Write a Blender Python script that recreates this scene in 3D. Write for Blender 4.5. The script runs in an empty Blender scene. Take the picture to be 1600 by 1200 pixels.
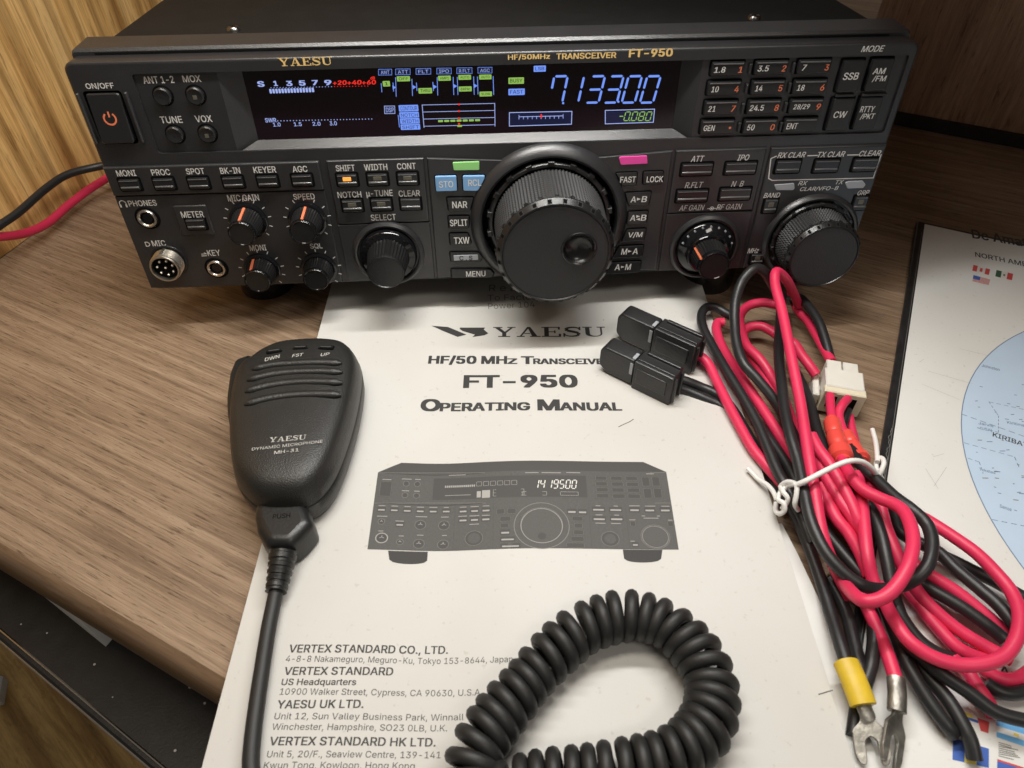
import bpy, bmesh, math, random
from mathutils import Vector, Matrix
from mathutils.geometry import tessellate_polygon, delaunay_2d_cdt
random.seed(7)
SC = bpy.context.scene
COL = SC.collection

# ------------------------------------------------------------------ camera
FPX, PITCH, ROLL, YAW = 1107.0, 0.788928, -0.006785, 0.046551      # focal length in photo pixels (1600 wide), angles
CAM = Vector((-10.3525, -301.8277, 249.5684))                      # mm
TILT, H0 = 0.0816786, 25.064                                       # radio nose-up tilt, height of its front lower edge
YD = 0.52671                                                       # the desk runs this much off the radio's front
cy_, sy_, cp_, sp_ = math.cos(YAW), math.sin(YAW), math.cos(PITCH), math.sin(PITCH)
FW = Vector((sy_*cp_, cy_*cp_, -sp_))
R0 = Vector((cy_, -sy_, 0)); U0 = R0.cross(FW)
RT = R0*math.cos(ROLL) + U0*math.sin(ROLL); UP = -R0*math.sin(ROLL) + U0*math.cos(ROLL)
cd = bpy.data.cameras.new('camera'); cam = bpy.data.objects.new('camera', cd); COL.objects.link(cam)
cd.sensor_width = 36; cd.lens = 36*FPX/1600; cd.clip_start = .01; cd.clip_end = 20
cd.dof.use_dof = True; cd.dof.focus_distance = .37; cd.dof.aperture_fstop = 24
cam.matrix_world = Matrix(((RT.x, UP.x, -FW.x, CAM.x*.001), (RT.y, UP.y, -FW.y, CAM.y*.001), (RT.z, UP.z, -FW.z, CAM.z*.001), (0, 0, 0, 1)))
SC.camera = cam

# ------------------------------------------------------------------ world, lamps, exposure
w = bpy.data.worlds.new('World'); SC.world = w; w.use_nodes = True
w.node_tree.nodes['Background'].inputs[0].default_value = (1.0, .92, .82, 1)
w.node_tree.nodes['Background'].inputs[1].default_value = .12
SC.view_settings.view_transform = 'Standard'; SC.view_settings.look = 'None'
SC.view_settings.exposure = 0; SC.view_settings.gamma = 1
def lamp(name, loc, target, sx, sy, watts, col):
    l = bpy.data.lights.new(name, 'AREA'); l.shape = 'RECTANGLE'; l.size = sx; l.size_y = sy; l.energy = watts; l.color = col
    o = bpy.data.objects.new(name, l); COL.objects.link(o); o.location = loc
    o.rotation_euler = (Vector(target)-Vector(loc)).to_track_quat('-Z', 'Y').to_euler()
    return o
lamp('desk_lamp', (.11, -.035, .35), (.11, -.035, 0), .44, .018, 1.9, (1, .985, .96))
lamp('ceiling_lamp', (-.10, -.13, .78), (-.14, .02, 0), .45, .15, 2.5, (1, .925, .81))
lamp('room_lamp', (.45, -.85, 1.35), (.05, -.05, .05), .5, .2, 3.6, (1, .92, .83))

# ------------------------------------------------------------------ survey helpers: a place in the photo -> a place on a real plane (mm)
def ray(x, y): return (FW*FPX + RT*(x-800) - UP*(y-600)).normalized()
def T(x, y, z=0.0):
    d = ray(x, y); return CAM + d*((z-CAM.z)/d.z)
PV = Vector((0, math.sin(TILT), math.cos(TILT))); PN = Vector((0, -math.cos(TILT), math.sin(TILT))); PO = Vector((0, 0, H0))
def PU(x, y, off=0.0):
    d = ray(x, y); t = ((PO+PN*off-CAM).dot(PN))/d.dot(PN); p = CAM+d*t-PO
    return p.x, p.dot(PV)
def front(a, b, h): return Vector((a, -h, b))          # radio frame: a across, b up, h out of the panel
def flat(a, b, h): return Vector((a, b, h))            # lying flat
XD = Vector((math.cos(YD), -math.sin(YD), 0)); YDV = Vector((math.sin(YD), math.cos(YD), 0))

# ------------------------------------------------------------------ materials
MATS = {}
def pm(name, col, rough=.5, metal=0.0, bump=0.0, bscale=800, var=0.0, vscale=40, spec=.5, emis=None, estr=1, coat=0):
    m = bpy.data.materials.new(name); m.use_nodes = True; nt = m.node_tree; b = nt.nodes['Principled BSDF']
    b.inputs['Base Color'].default_value = (*col, 1); b.inputs['Roughness'].default_value = rough
    b.inputs['Metallic'].default_value = metal; b.inputs['Specular IOR Level'].default_value = spec
    b.inputs['Coat Weight'].default_value = coat
    tc = nt.nodes.new('ShaderNodeTexCoord')
    if var:
        n = nt.nodes.new('ShaderNodeTexNoise'); n.inputs['Scale'].default_value = vscale; n.inputs['Detail'].default_value = 6
        nt.links.new(tc.outputs['Object'], n.inputs['Vector'])
        r = nt.nodes.new('ShaderNodeValToRGB')
        r.color_ramp.elements[0].position = .3; r.color_ramp.elements[1].position = .7
        r.color_ramp.elements[0].color = (*[c*(1-var) for c in col], 1); r.color_ramp.elements[1].color = (*[min(1, c*(1+var)) for c in col], 1)
        nt.links.new(n.outputs['Fac'], r.inputs['Fac']); nt.links.new(r.outputs['Color'], b.inputs['Base Color'])
    if bump:
        n = nt.nodes.new('ShaderNodeTexNoise'); n.inputs['Scale'].default_value = bscale; n.inputs['Detail'].default_value = 3
        nt.links.new(tc.outputs['Object'], n.inputs['Vector'])
        bp = nt.nodes.new('ShaderNodeBump'); bp.inputs['Strength'].default_value = bump; bp.inputs['Distance'].default_value = .0004
        nt.links.new(n.outputs['Fac'], bp.inputs['Height']); nt.links.new(bp.outputs['Normal'], b.inputs['Normal'])
    if emis:
        b.inputs['Emission Color'].default_value = (*emis, 1); b.inputs['Emission Strength'].default_value = estr
    MATS[name] = m; return name
pm('panel', (.021, .021, .0225), .33, bump=.2, bscale=1800, var=.12, vscale=60, spec=.7)
pm('lid', (.006, .006, .006), .62, spec=.25, bump=.4, bscale=1500, var=.2, vscale=90)
pm('dark', (.004, .004, .004), .8, spec=.08)
pm('key_black', (.015, .015, .016), .24, bump=.1, bscale=900)
pm('knob_black', (.012, .012, .0125), .30, bump=.1, bscale=1200)
pm('knob_grip', (.036, .036, .037), .50)
pm('edge_glint', (.085, .085, .086), .22, spec=1.0, coat=.6)  # plastic grey lightened: overhead reflection on button edges put into the colour
pm('knob_face', (.022, .022, .0235), .55, bump=.3, bscale=1600, var=.1)
pm('gloss', (.006, .006, .007), .08)
pm('dimple', (.010, .010, .011), .24)
pm('glass', (.011, .0045, .0075), .10, spec=.35)
pm('mic_ink', (.42, .41, .38), .6)
pm('white_ink', (.72, .71, .68), .6)
pm('gold_ink', (.75, .52, .20), .45)
pm('orange_ink', (.78, .20, .09), .5)
pm('grey_ink', (.05, .05, .05), .6)
pm('led_off', (.11, .10, .075), .35)
pm('led_amber', (.9, .35, .06), .4, emis=(1, .36, .05), estr=.75)
pm('blue_key', (.20, .40, .68), .38)
pm('label_green', (.30, .68, .22), .55)
pm('label_pink', (.85, .075, .38), .5)
pm('label_grey', (.36, .38, .41), .4)
pm('chrome', (.62, .58, .52), .25, metal=1)
pm('nickel', (.55, .52, .46), .33, metal=1, bump=.2)
pm('screw_steel', (.20, .19, .18), .3, metal=1)
pm('pin', (.75, .72, .66), .3, metal=1)
pm('d_blue', (.0, .0, .0), .4, emis=(.19, .34, 1.0), estr=.95)
pm('d_pale', (.0, .0, .0), .4, emis=(.42, .52, 1.0), estr=.85)
pm('d_navy', (.0, .0, .0), .4, emis=(.005, .007, .036), estr=1)
pm('d_green', (.0, .0, .0), .4, emis=(.34, .62, .12), estr=.8)
pm('d_red', (.0, .0, .0), .4, emis=(.95, .03, .02), estr=.95)
pm('d_dim', (.0, .0, .0), .4, emis=(.12, .006, .02), estr=1)
pm('mic_black', (.019, .0185, .017), .40, bump=.5, bscale=1700, var=.1)
pm('mic_smooth', (.013, .013, .0125), .36, bump=.2, bscale=900)
pm('cord_black', (.016, .0155, .015), .52, bump=.15, bscale=700)
pm('wire_black', (.017, .017, .018), .42, bump=.15, bscale=500, var=.15)
pm('wire_red', (.70, .030, .098), .44, bump=.12, bscale=500, var=.08)
pm('splice_red', (.78, .080, .062), .36)
pm('fuse_black', (.020, .020, .021), .36, bump=.35, bscale=900)
pm('yellow_sleeve', (.68, .47, .03), .45, var=.08, vscale=200)
pm('tin', (.36, .345, .31), .50, metal=1, bump=.9, bscale=400, var=.4, vscale=150)
pm('white_nylon', (.74, .72, .66), .42, var=.03)
pm('cream_nylon', (.72, .66, .50), .42, var=.04)
pm('tie_white', (.78, .77, .74), .4)
pm('paper_edge', (.58, .55, .49), .8, var=.2, vscale=500)
pm('sheet_white', (.74, .735, .71), .6, var=.06, vscale=30)
pm('print_black', (.035, .034, .034), .6)
pm('print_soft', (.21, .205, .19), .7)
pm('print_grey', (.082, .080, .076), .65, var=.22, vscale=2600)
pm('print_dark', (.058, .056, .053), .65)
pm('print_feet', (.036, .035, .034), .65)
pm('print_light', (.36, .35, .33), .65)
pm('map_border', (.018, .018, .019), .4, var=.4, vscale=160)
pm('sea', (.55, .69, .86), .42, var=.03, vscale=50)
pm('map_ink', (.17, .24, .37), .5)
pm('map_red', (.62, .08, .08), .5); pm('map_blue', (.06, .14, .48), .5); pm('map_sky', (.16, .45, .80), .5)
pm('map_yellow', (.75, .62, .12), .5); pm('map_green', (.05, .12, .07), .5); pm('map_white', (.74, .73, .69), .5)
pm('tray_black', (.010, .010, .010), .5, bump=.3, var=.4, vscale=120)
pm('scrap', (.45, .45, .43), .7)

def paper(name, col, warm):
    m = bpy.data.materials.new(name); m.use_nodes = True; nt = m.node_tree; b = nt.nodes['Principled BSDF']; L = nt.links.new
    b.inputs['Roughness'].default_value = .62; b.inputs['Specular IOR Level'].default_value = .3
    tc = nt.nodes.new('ShaderNodeTexCoord')
    n = nt.nodes.new('ShaderNodeTexNoise'); n.inputs['Scale'].default_value = 9; n.inputs['Detail'].default_value = 8; L(tc.outputs['Object'], n.inputs['Vector'])
    r = nt.nodes.new('ShaderNodeValToRGB'); r.color_ramp.elements[0].position = .28; r.color_ramp.elements[1].position = .62
    r.color_ramp.elements[0].color = (*warm, 1); r.color_ramp.elements[1].color = (*col, 1)
    L(n.outputs['Fac'], r.inputs['Fac'])
    # scuffs and specks
    s = nt.nodes.new('ShaderNodeTexNoise'); s.inputs['Scale'].default_value = 420; s.inputs['Detail'].default_value = 2; L(tc.outputs['Object'], s.inputs['Vector'])
    sr = nt.nodes.new('ShaderNodeValToRGB'); sr.color_ramp.elements[0].position = .25; sr.color_ramp.elements[1].position = .33
    sr.color_ramp.elements[0].color = (.88, .87, .85, 1); sr.color_ramp.elements[1].color = (1, 1, 1, 1); L(s.outputs['Fac'], sr.inputs['Fac'])
    mx = nt.nodes.new('ShaderNodeMix'); mx.data_type = 'RGBA'; mx.blend_type = 'MULTIPLY'; mx.inputs[0].default_value = 1
    L(r.outputs['Color'], mx.inputs[6]); L(sr.outputs['Color'], mx.inputs[7]); L(mx.outputs[2], b.inputs['Base Color'])
    f = nt.nodes.new('ShaderNodeTexNoise'); f.inputs['Scale'].default_value = 900; f.inputs['Detail'].default_value = 4; L(tc.outputs['Object'], f.inputs['Vector'])
    g = nt.nodes.new('ShaderNodeTexNoise'); g.inputs['Scale'].default_value = 16; g.inputs['Detail'].default_value = 3; L(tc.outputs['Object'], g.inputs['Vector'])
    b1 = nt.nodes.new('ShaderNodeBump'); b1.inputs['Strength'].default_value = .12; b1.inputs['Distance'].default_value = .0002; L(f.outputs['Fac'], b1.inputs['Height'])
    b2 = nt.nodes.new('ShaderNodeBump'); b2.inputs['Strength'].default_value = .25; b2.inputs['Distance'].default_value = .004
    L(g.outputs['Fac'], b2.inputs['Height']); L(b1.outputs['Normal'], b2.inputs['Normal']); L(b2.outputs['Normal'], b.inputs['Normal'])
    MATS[name] = m; return name
paper('paper', (.62, .612, .585), (.57, .555, .515))
paper('map_paper', (.78, .78, .755), (.72, .715, .68))

def wood(name, dark, mid, light, sx, sy, sz, pore=.6, rough=.45, ring=0.0):
    """grain runs along the object's local X"""
    m = bpy.data.materials.new(name); m.use_nodes = True; nt = m.node_tree; b = nt.nodes['Principled BSDF']; L = nt.links.new
    b.inputs['Roughness'].default_value = rough; b.inputs['Specular IOR Level'].default_value = .35
    tc = nt.nodes.new('ShaderNodeTexCoord')
    def noise(scale, mapscale, detail, dist=0.0, rgh=.6):
        mp = nt.nodes.new('ShaderNodeMapping'); mp.inputs['Scale'].default_value = mapscale; L(tc.outputs['Object'], mp.inputs['Vector'])
        n = nt.nodes.new('ShaderNodeTexNoise'); n.inputs['Scale'].default_value = scale; n.inputs['Detail'].default_value = detail
        n.inputs['Distortion'].default_value = dist; n.inputs['Roughness'].default_value = rgh; L(mp.outputs['Vector'], n.inputs['Vector']); return n
    a = noise(1, (sx, sy, sz), 8, .6)
    fine = noise(1, (sx*8, sy*4.4, sz*4.4), 4, .15, .7)
    hair = noise(1, (sx*4, sy*7, sz*7), 4, .05, .8)
    r = nt.nodes.new('ShaderNodeValToRGB'); e = r.color_ramp.elements
    e[0].position = .28; e[0].color = (*dark, 1); e[1].position = .72; e[1].color = (*light, 1)
    k = e.new(.5); k.color = (*mid, 1)
    L(a.outputs['Fac'], r.inputs['Fac'])
    pr = nt.nodes.new('ShaderNodeValToRGB'); pr.color_ramp.elements[0].position = .37; pr.color_ramp.elements[1].position = .43
    pr.color_ramp.elements[0].color = (pore, pore*.95, pore*.9, 1); pr.color_ramp.elements[1].color = (1, 1, 1, 1); L(fine.outputs['Fac'], pr.inputs['Fac'])
    mx = nt.nodes.new('ShaderNodeMix'); mx.data_type = 'RGBA'; mx.blend_type = 'MULTIPLY'; mx.inputs[0].default_value = 1
    L(r.outputs['Color'], mx.inputs[6]); L(pr.outputs['Color'], mx.inputs[7])
    hr = nt.nodes.new('ShaderNodeValToRGB'); hr.color_ramp.elements[0].position = .34; hr.color_ramp.elements[1].position = .60
    hr.color_ramp.elements[0].color = (.70, .68, .66, 1); hr.color_ramp.elements[1].color = (1.12, 1.12, 1.12, 1); L(hair.outputs['Fac'], hr.inputs['Fac'])
    m3 = nt.nodes.new('ShaderNodeMix'); m3.data_type = 'RGBA'; m3.blend_type = 'MULTIPLY'; m3.inputs[0].default_value = 1
    L(mx.outputs[2], m3.inputs[6]); L(hr.outputs['Color'], m3.inputs[7])
    out = m3.outputs[2]
    if ring:
        mp = nt.nodes.new('ShaderNodeMapping'); mp.inputs['Scale'].default_value = (sx*.35, sy, sz); L(tc.outputs['Object'], mp.inputs['Vector'])
        wv = nt.nodes.new('ShaderNodeTexWave'); wv.wave_type = 'BANDS'; wv.bands_direction = 'Y'; wv.inputs['Scale'].default_value = .23
        wv.inputs['Distortion'].default_value = 16; wv.inputs['Detail'].default_value = 4; wv.inputs['Detail Scale'].default_value = .35; L(mp.outputs['Vector'], wv.inputs['Vector'])
        wr = nt.nodes.new('ShaderNodeValToRGB'); wr.color_ramp.elements[0].position = .0; wr.color_ramp.elements[1].position = .45
        wr.color_ramp.elements[0].color = (1-ring, 1-ring*1.1, 1-ring*1.2, 1); wr.color_ramp.elements[1].color = (1, 1, 1, 1); L(wv.outputs['Fac'], wr.inputs['Fac'])
        m2 = nt.nodes.new('ShaderNodeMix'); m2.data_type = 'RGBA'; m2.blend_type = 'MULTIPLY'; m2.inputs[0].default_value = 1
        L(out, m2.inputs[6]); L(wr.outputs['Color'], m2.inputs[7]); out = m2.outputs[2]
    L(out, b.inputs['Base Color'])
    bp = nt.nodes.new('ShaderNodeBump'); bp.inputs['Strength'].default_value = .35; bp.inputs['Distance'].default_value = .0004
    L(fine.outputs['Fac'], bp.inputs['Height']); L(bp.outputs['Normal'], b.inputs['Normal'])
    MATS[name] = m; return name
wood('desk_wood', (.160, .104, .066), (.275, .190, .124), (.380, .275, .188), 8, 240, 240, .50, .5)
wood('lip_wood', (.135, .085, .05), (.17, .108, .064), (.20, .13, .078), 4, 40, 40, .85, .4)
wood('yellow_wood', (.40, .185, .055), (.78, .475, .175), (.90, .615, .28), 3.5, 75, 75, .68, .42, ring=.38)
wood('floor_wood', (.36, .21, .065), (.52, .33, .12), (.62, .41, .16), 3, 22, 22, .8, .4, ring=.45)
wood('brown_wood', (.24, .140, .085), (.40, .245, .155), (.52, .34, .22), 6, 70, 70, .62, .5)

# ------------------------------------------------------------------ mesh builder
class MB:
    def __init__(s): s.v = []; s.f = []; s.m = []; s.s = []
    def add(s, vs, fs, mat, smooth=False):
        o = len(s.v); s.v += [Vector(v) for v in vs]
        for f in fs: s.f.append([i+o for i in f]); s.m.append(mat); s.s.append(smooth)
    def merge(s, o):
        k = len(s.v); s.v += o.v
        for f, m, q in zip(o.f, o.m, o.s): s.f.append([i+k for i in f]); s.m.append(m); s.s.append(q)
    def build(s, name, parent=None, base=Vector((0, 0, 0)), sharp=.6):
        me = bpy.data.meshes.new(name); ms = []
        for m in s.m:
            if m not in ms: ms.append(m)
        me.from_pydata([(v-base)*.001 for v in s.v], [], s.f)
        for m in ms: me.materials.append(MATS[m])
        me.polygons.foreach_set('material_index', [ms.index(m) for m in s.m])
        me.polygons.foreach_set('use_smooth', s.s)
        me.update()
        if any(s.s): me.set_sharp_from_angle(angle=sharp)
        # set_sharp_from_angle makes nothing flat that was smooth; flat faces stay flat
        ob = bpy.data.objects.new(name, me); COL.objects.link(ob)
        if parent: ob.parent = parent
        return ob
def tag(o, label=None, cat=None, group=None, kind=None):
    if label: o['label'] = label
    if cat: o['category'] = cat
    if group: o['group'] = group
    if kind: o['kind'] = kind
    return o
def empty(name, loc, label, cat, group=None, rot=(0, 0, 0)):
    o = bpy.data.objects.new(name, None); COL.objects.link(o); o.location = Vector(loc)*.001; o.rotation_euler = rot
    o.empty_display_size = .02
    return tag(o, label, cat, group)

def area2(p): return .5*sum(p[i][0]*p[(i+1) % len(p)][1]-p[(i+1) % len(p)][0]*p[i][1] for i in range(len(p)))
def ccw(p): return p if area2(p) > 0 else p[::-1]
def inset(p, d):
    n = len(p); out = []
    for i in range(n):
        a, b, c = Vector(p[i-1][:2]), Vector(p[i][:2]), Vector(p[(i+1) % n][:2])
        e1 = (b-a).normalized(); e2 = (c-b).normalized()
        n1 = Vector((-e1.y, e1.x)); n2 = Vector((-e2.y, e2.x)); s = n1+n2
        k = d/max(.35, (1+n1.dot(n2))*.5)
        s = s.normalized()*k*math.sqrt(max(.05, (1+n1.dot(n2))*.5)) if s.length > 1e-6 else n1*d
        out.append((b.x+s.x, b.y+s.y))
    return out
def rrect(cx, cy, w, h, r=.6, n=3):
    r = min(r, w/2-1e-3, h/2-1e-3); p = []
    for sx, sy, a0 in ((1, -1, -90), (1, 1, 0), (-1, 1, 90), (-1, -1, 180)):
        for k in range(n+1):
            a = math.radians(a0+90*k/n); p.append((cx+sx*(w/2-r)+r*math.cos(a), cy+sy*(h/2-r)+r*math.sin(a)))
    return p
def circ(cx, cy, r, n=24): return [(cx+r*math.cos(2*math.pi*i/n), cy+r*math.sin(2*math.pi*i/n)) for i in range(n)]
def round_poly(p, r, n=3):
    p = ccw(p); out = []; N = len(p)
    for i in range(N):
        a, b, c = Vector(p[i-1]), Vector(p[i]), Vector(p[(i+1) % N])
        u = (a-b); v = (c-b); k = min(r, u.length*.45, v.length*.45); u = b+u.normalized()*k; v = b+v.normalized()*k
        for j in range(n+1):
            t = j/n; q = u*(1-t)**2+b*2*t*(1-t)+v*t*t; out.append((q.x, q.y))
    return out
def shrink(p, d):
    c = Vector((sum(q[0] for q in p)/len(p), sum(q[1] for q in p)/len(p))); out = []
    for q in p: v = Vector(q)-c; v *= max(0, 1-d/max(v.length, 1e-6)); out.append((c.x+v.x, c.y+v.y))
    return out
def prism(mb, poly, h0, h1, mat, fr=front, bev=0.0, top=None, nb=1, base=False, ins=inset):
    poly = ccw([tuple(q[:2]) for q in poly]); n = len(poly); rings = [(poly, h0)]
    if bev:
        for k in range(nb+1):
            a = math.pi/2*k/nb
            rings.append((ins(poly, bev*(1-math.cos(a))) if k else poly, h1-bev+bev*math.sin(a)))
    else: rings.append((poly, h1))
    vs = []; fs = []
    for p, h in rings: vs += [fr(a, b, h) for a, b in p]
    for k in range(len(rings)-1):
        for i in range(n):
            j = (i+1) % n; fs.append([k*n+i, k*n+j, (k+1)*n+j, (k+1)*n+i])
    mb.add(vs, fs, mat, bool(bev and nb > 1))
    mb.add(vs[-n:], [list(range(n))], top or mat, False)
    if base: mb.add(vs[:n], [list(range(n))[::-1]], mat, False)
def plate(mb, poly, h, mat, fr=front): poly = ccw([tuple(q[:2]) for q in poly]); mb.add([fr(a, b, h) for a, b in poly], [list(range(len(poly)))], mat)
def holed(mb, outer, holes, h, mat, fr=front):
    loops = [ccw(outer)]+[ccw(q)[::-1] for q in holes]; pts = [p for l in loops for p in l]
    tris = tessellate_polygon([[Vector((a, b, 0)) for a, b in l] for l in loops])
    fs = []
    for t in tris:
        a, b, c = (pts[i] for i in t); fs.append(list(t) if (b[0]-a[0])*(c[1]-a[1])-(b[1]-a[1])*(c[0]-a[0]) > 0 else list(t)[::-1])
    mb.add([fr(a, b, h) for a, b in pts], fs, mat)
def walls(mb, poly, h0, h1, mat, fr=front, inward=True):
    poly = ccw(poly); n = len(poly); vs = [fr(a, b, h0) for a, b in poly]+[fr(a, b, h1) for a, b in poly]
    fs = [[i, (i+1) % n, n+(i+1) % n, n+i] for i in range(n)]
    mb.add(vs, [f[::-1] for f in fs] if inward else fs, mat)
def lathe(mb, prof, cu, cv, mat, fr=front, n=32, mod=None, cap=None, smooth=True, flip=False):
    """profile of (r,h) from base to tip"""
    vs = []; fs = []
    for j, (r, h) in enumerate(prof):
        for i in range(n):
            a = 2*math.pi*i/n; rr = r+(mod(i, j) if mod else 0)
            vs.append(fr(cu+rr*math.cos(a), cv+rr*math.sin(a), h))
    for j in range(len(prof)-1):
        for i in range(n):
            k = (i+1) % n; f = [j*n+i, j*n+k, (j+1)*n+k, (j+1)*n+i]; fs.append(f[::-1] if flip else f)
    mb.add(vs, fs, mat, smooth)
    if cap: mb.add(vs[-n:], [list(range(n))], cap)
def cr(pts, step=4, closed=False):
    P = [Vector(p) for p in pts]; n = len(P); out = []
    for i in range(n if closed else n-1):
        if closed: a, b, c, d = P[i-1], P[i], P[(i+1) % n], P[(i+2) % n]
        else: a, b, c, d = P[max(0, i-1)], P[i], P[i+1], P[min(n-1, i+2)]
        for k in range(step):
            t = k/step; out.append(.5*((2*b)+(c-a)*t+(2*a-5*b+4*c-d)*t*t+(3*b-a-3*c+d)*t**3))
    if not closed: out.append(P[-1])
    return out
def tube(mb, pts, r, mat, n=10, cap=True, squash=None):
    N = len(pts); rr = r if callable(r) else (lambda t: r); vs = []; fs = []
    t0 = (pts[1]-pts[0]).normalized(); u = t0.orthogonal().normalized()
    for i, p in enumerate(pts):
        t = (pts[min(N-1, i+1)]-pts[max(0, i-1)]).normalized()
        u = (u-t*u.dot(t)).normalized(); v = t.cross(u); R = rr(i/(N-1))
        for k in range(n):
            a = 2*math.pi*k/n; o = (u*math.cos(a)+v*math.sin(a))*R
            if squash: o.z *= squash
            vs.append(p+o)
    for i in range(N-1):
        for k in range(n):
            j = (k+1) % n; fs.append([i*n+k, i*n+j, (i+1)*n+j, (i+1)*n+k])
    mb.add(vs, fs, mat, True)
    if cap: mb.add(vs[:n], [list(range(n))[::-1]], mat); mb.add(vs[-n:], [list(range(n))], mat)
def stroke(mb, pts, w, h, mat, fr=front, closed=False):
    """flat printed line: separate quads with overlap-free mitres"""
    P = [Vector(p[:2]) for p in pts]; n = len(P); L = []; R = []
    for i in range(n):
        if closed: a, c = P[i-1], P[(i+1) % n]
        else: a, c = P[max(0, i-1)], P[min(n-1, i+1)]
        b = P[i]; e1 = (b-a).normalized() if (b-a).length > 1e-9 else (c-b).normalized(); e2 = (c-b).normalized() if (c-b).length > 1e-9 else e1
        m = (Vector((-e1.y, e1.x))+Vector((-e2.y, e2.x)))
        m = m.normalized(); k = w/2/max(.4, m.dot(Vector((-e2.y, e2.x)))); L.append(b+m*k); R.append(b-m*k)
    vs = [fr(p.x, p.y, h) for p in R]+[fr(p.x, p.y, h) for p in L]; fs = []
    for i in range(n if closed else n-1):
        j = (i+1) % n; fs.append([i, j, n+j, n+i])
    mb.add(vs, fs, mat)

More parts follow.
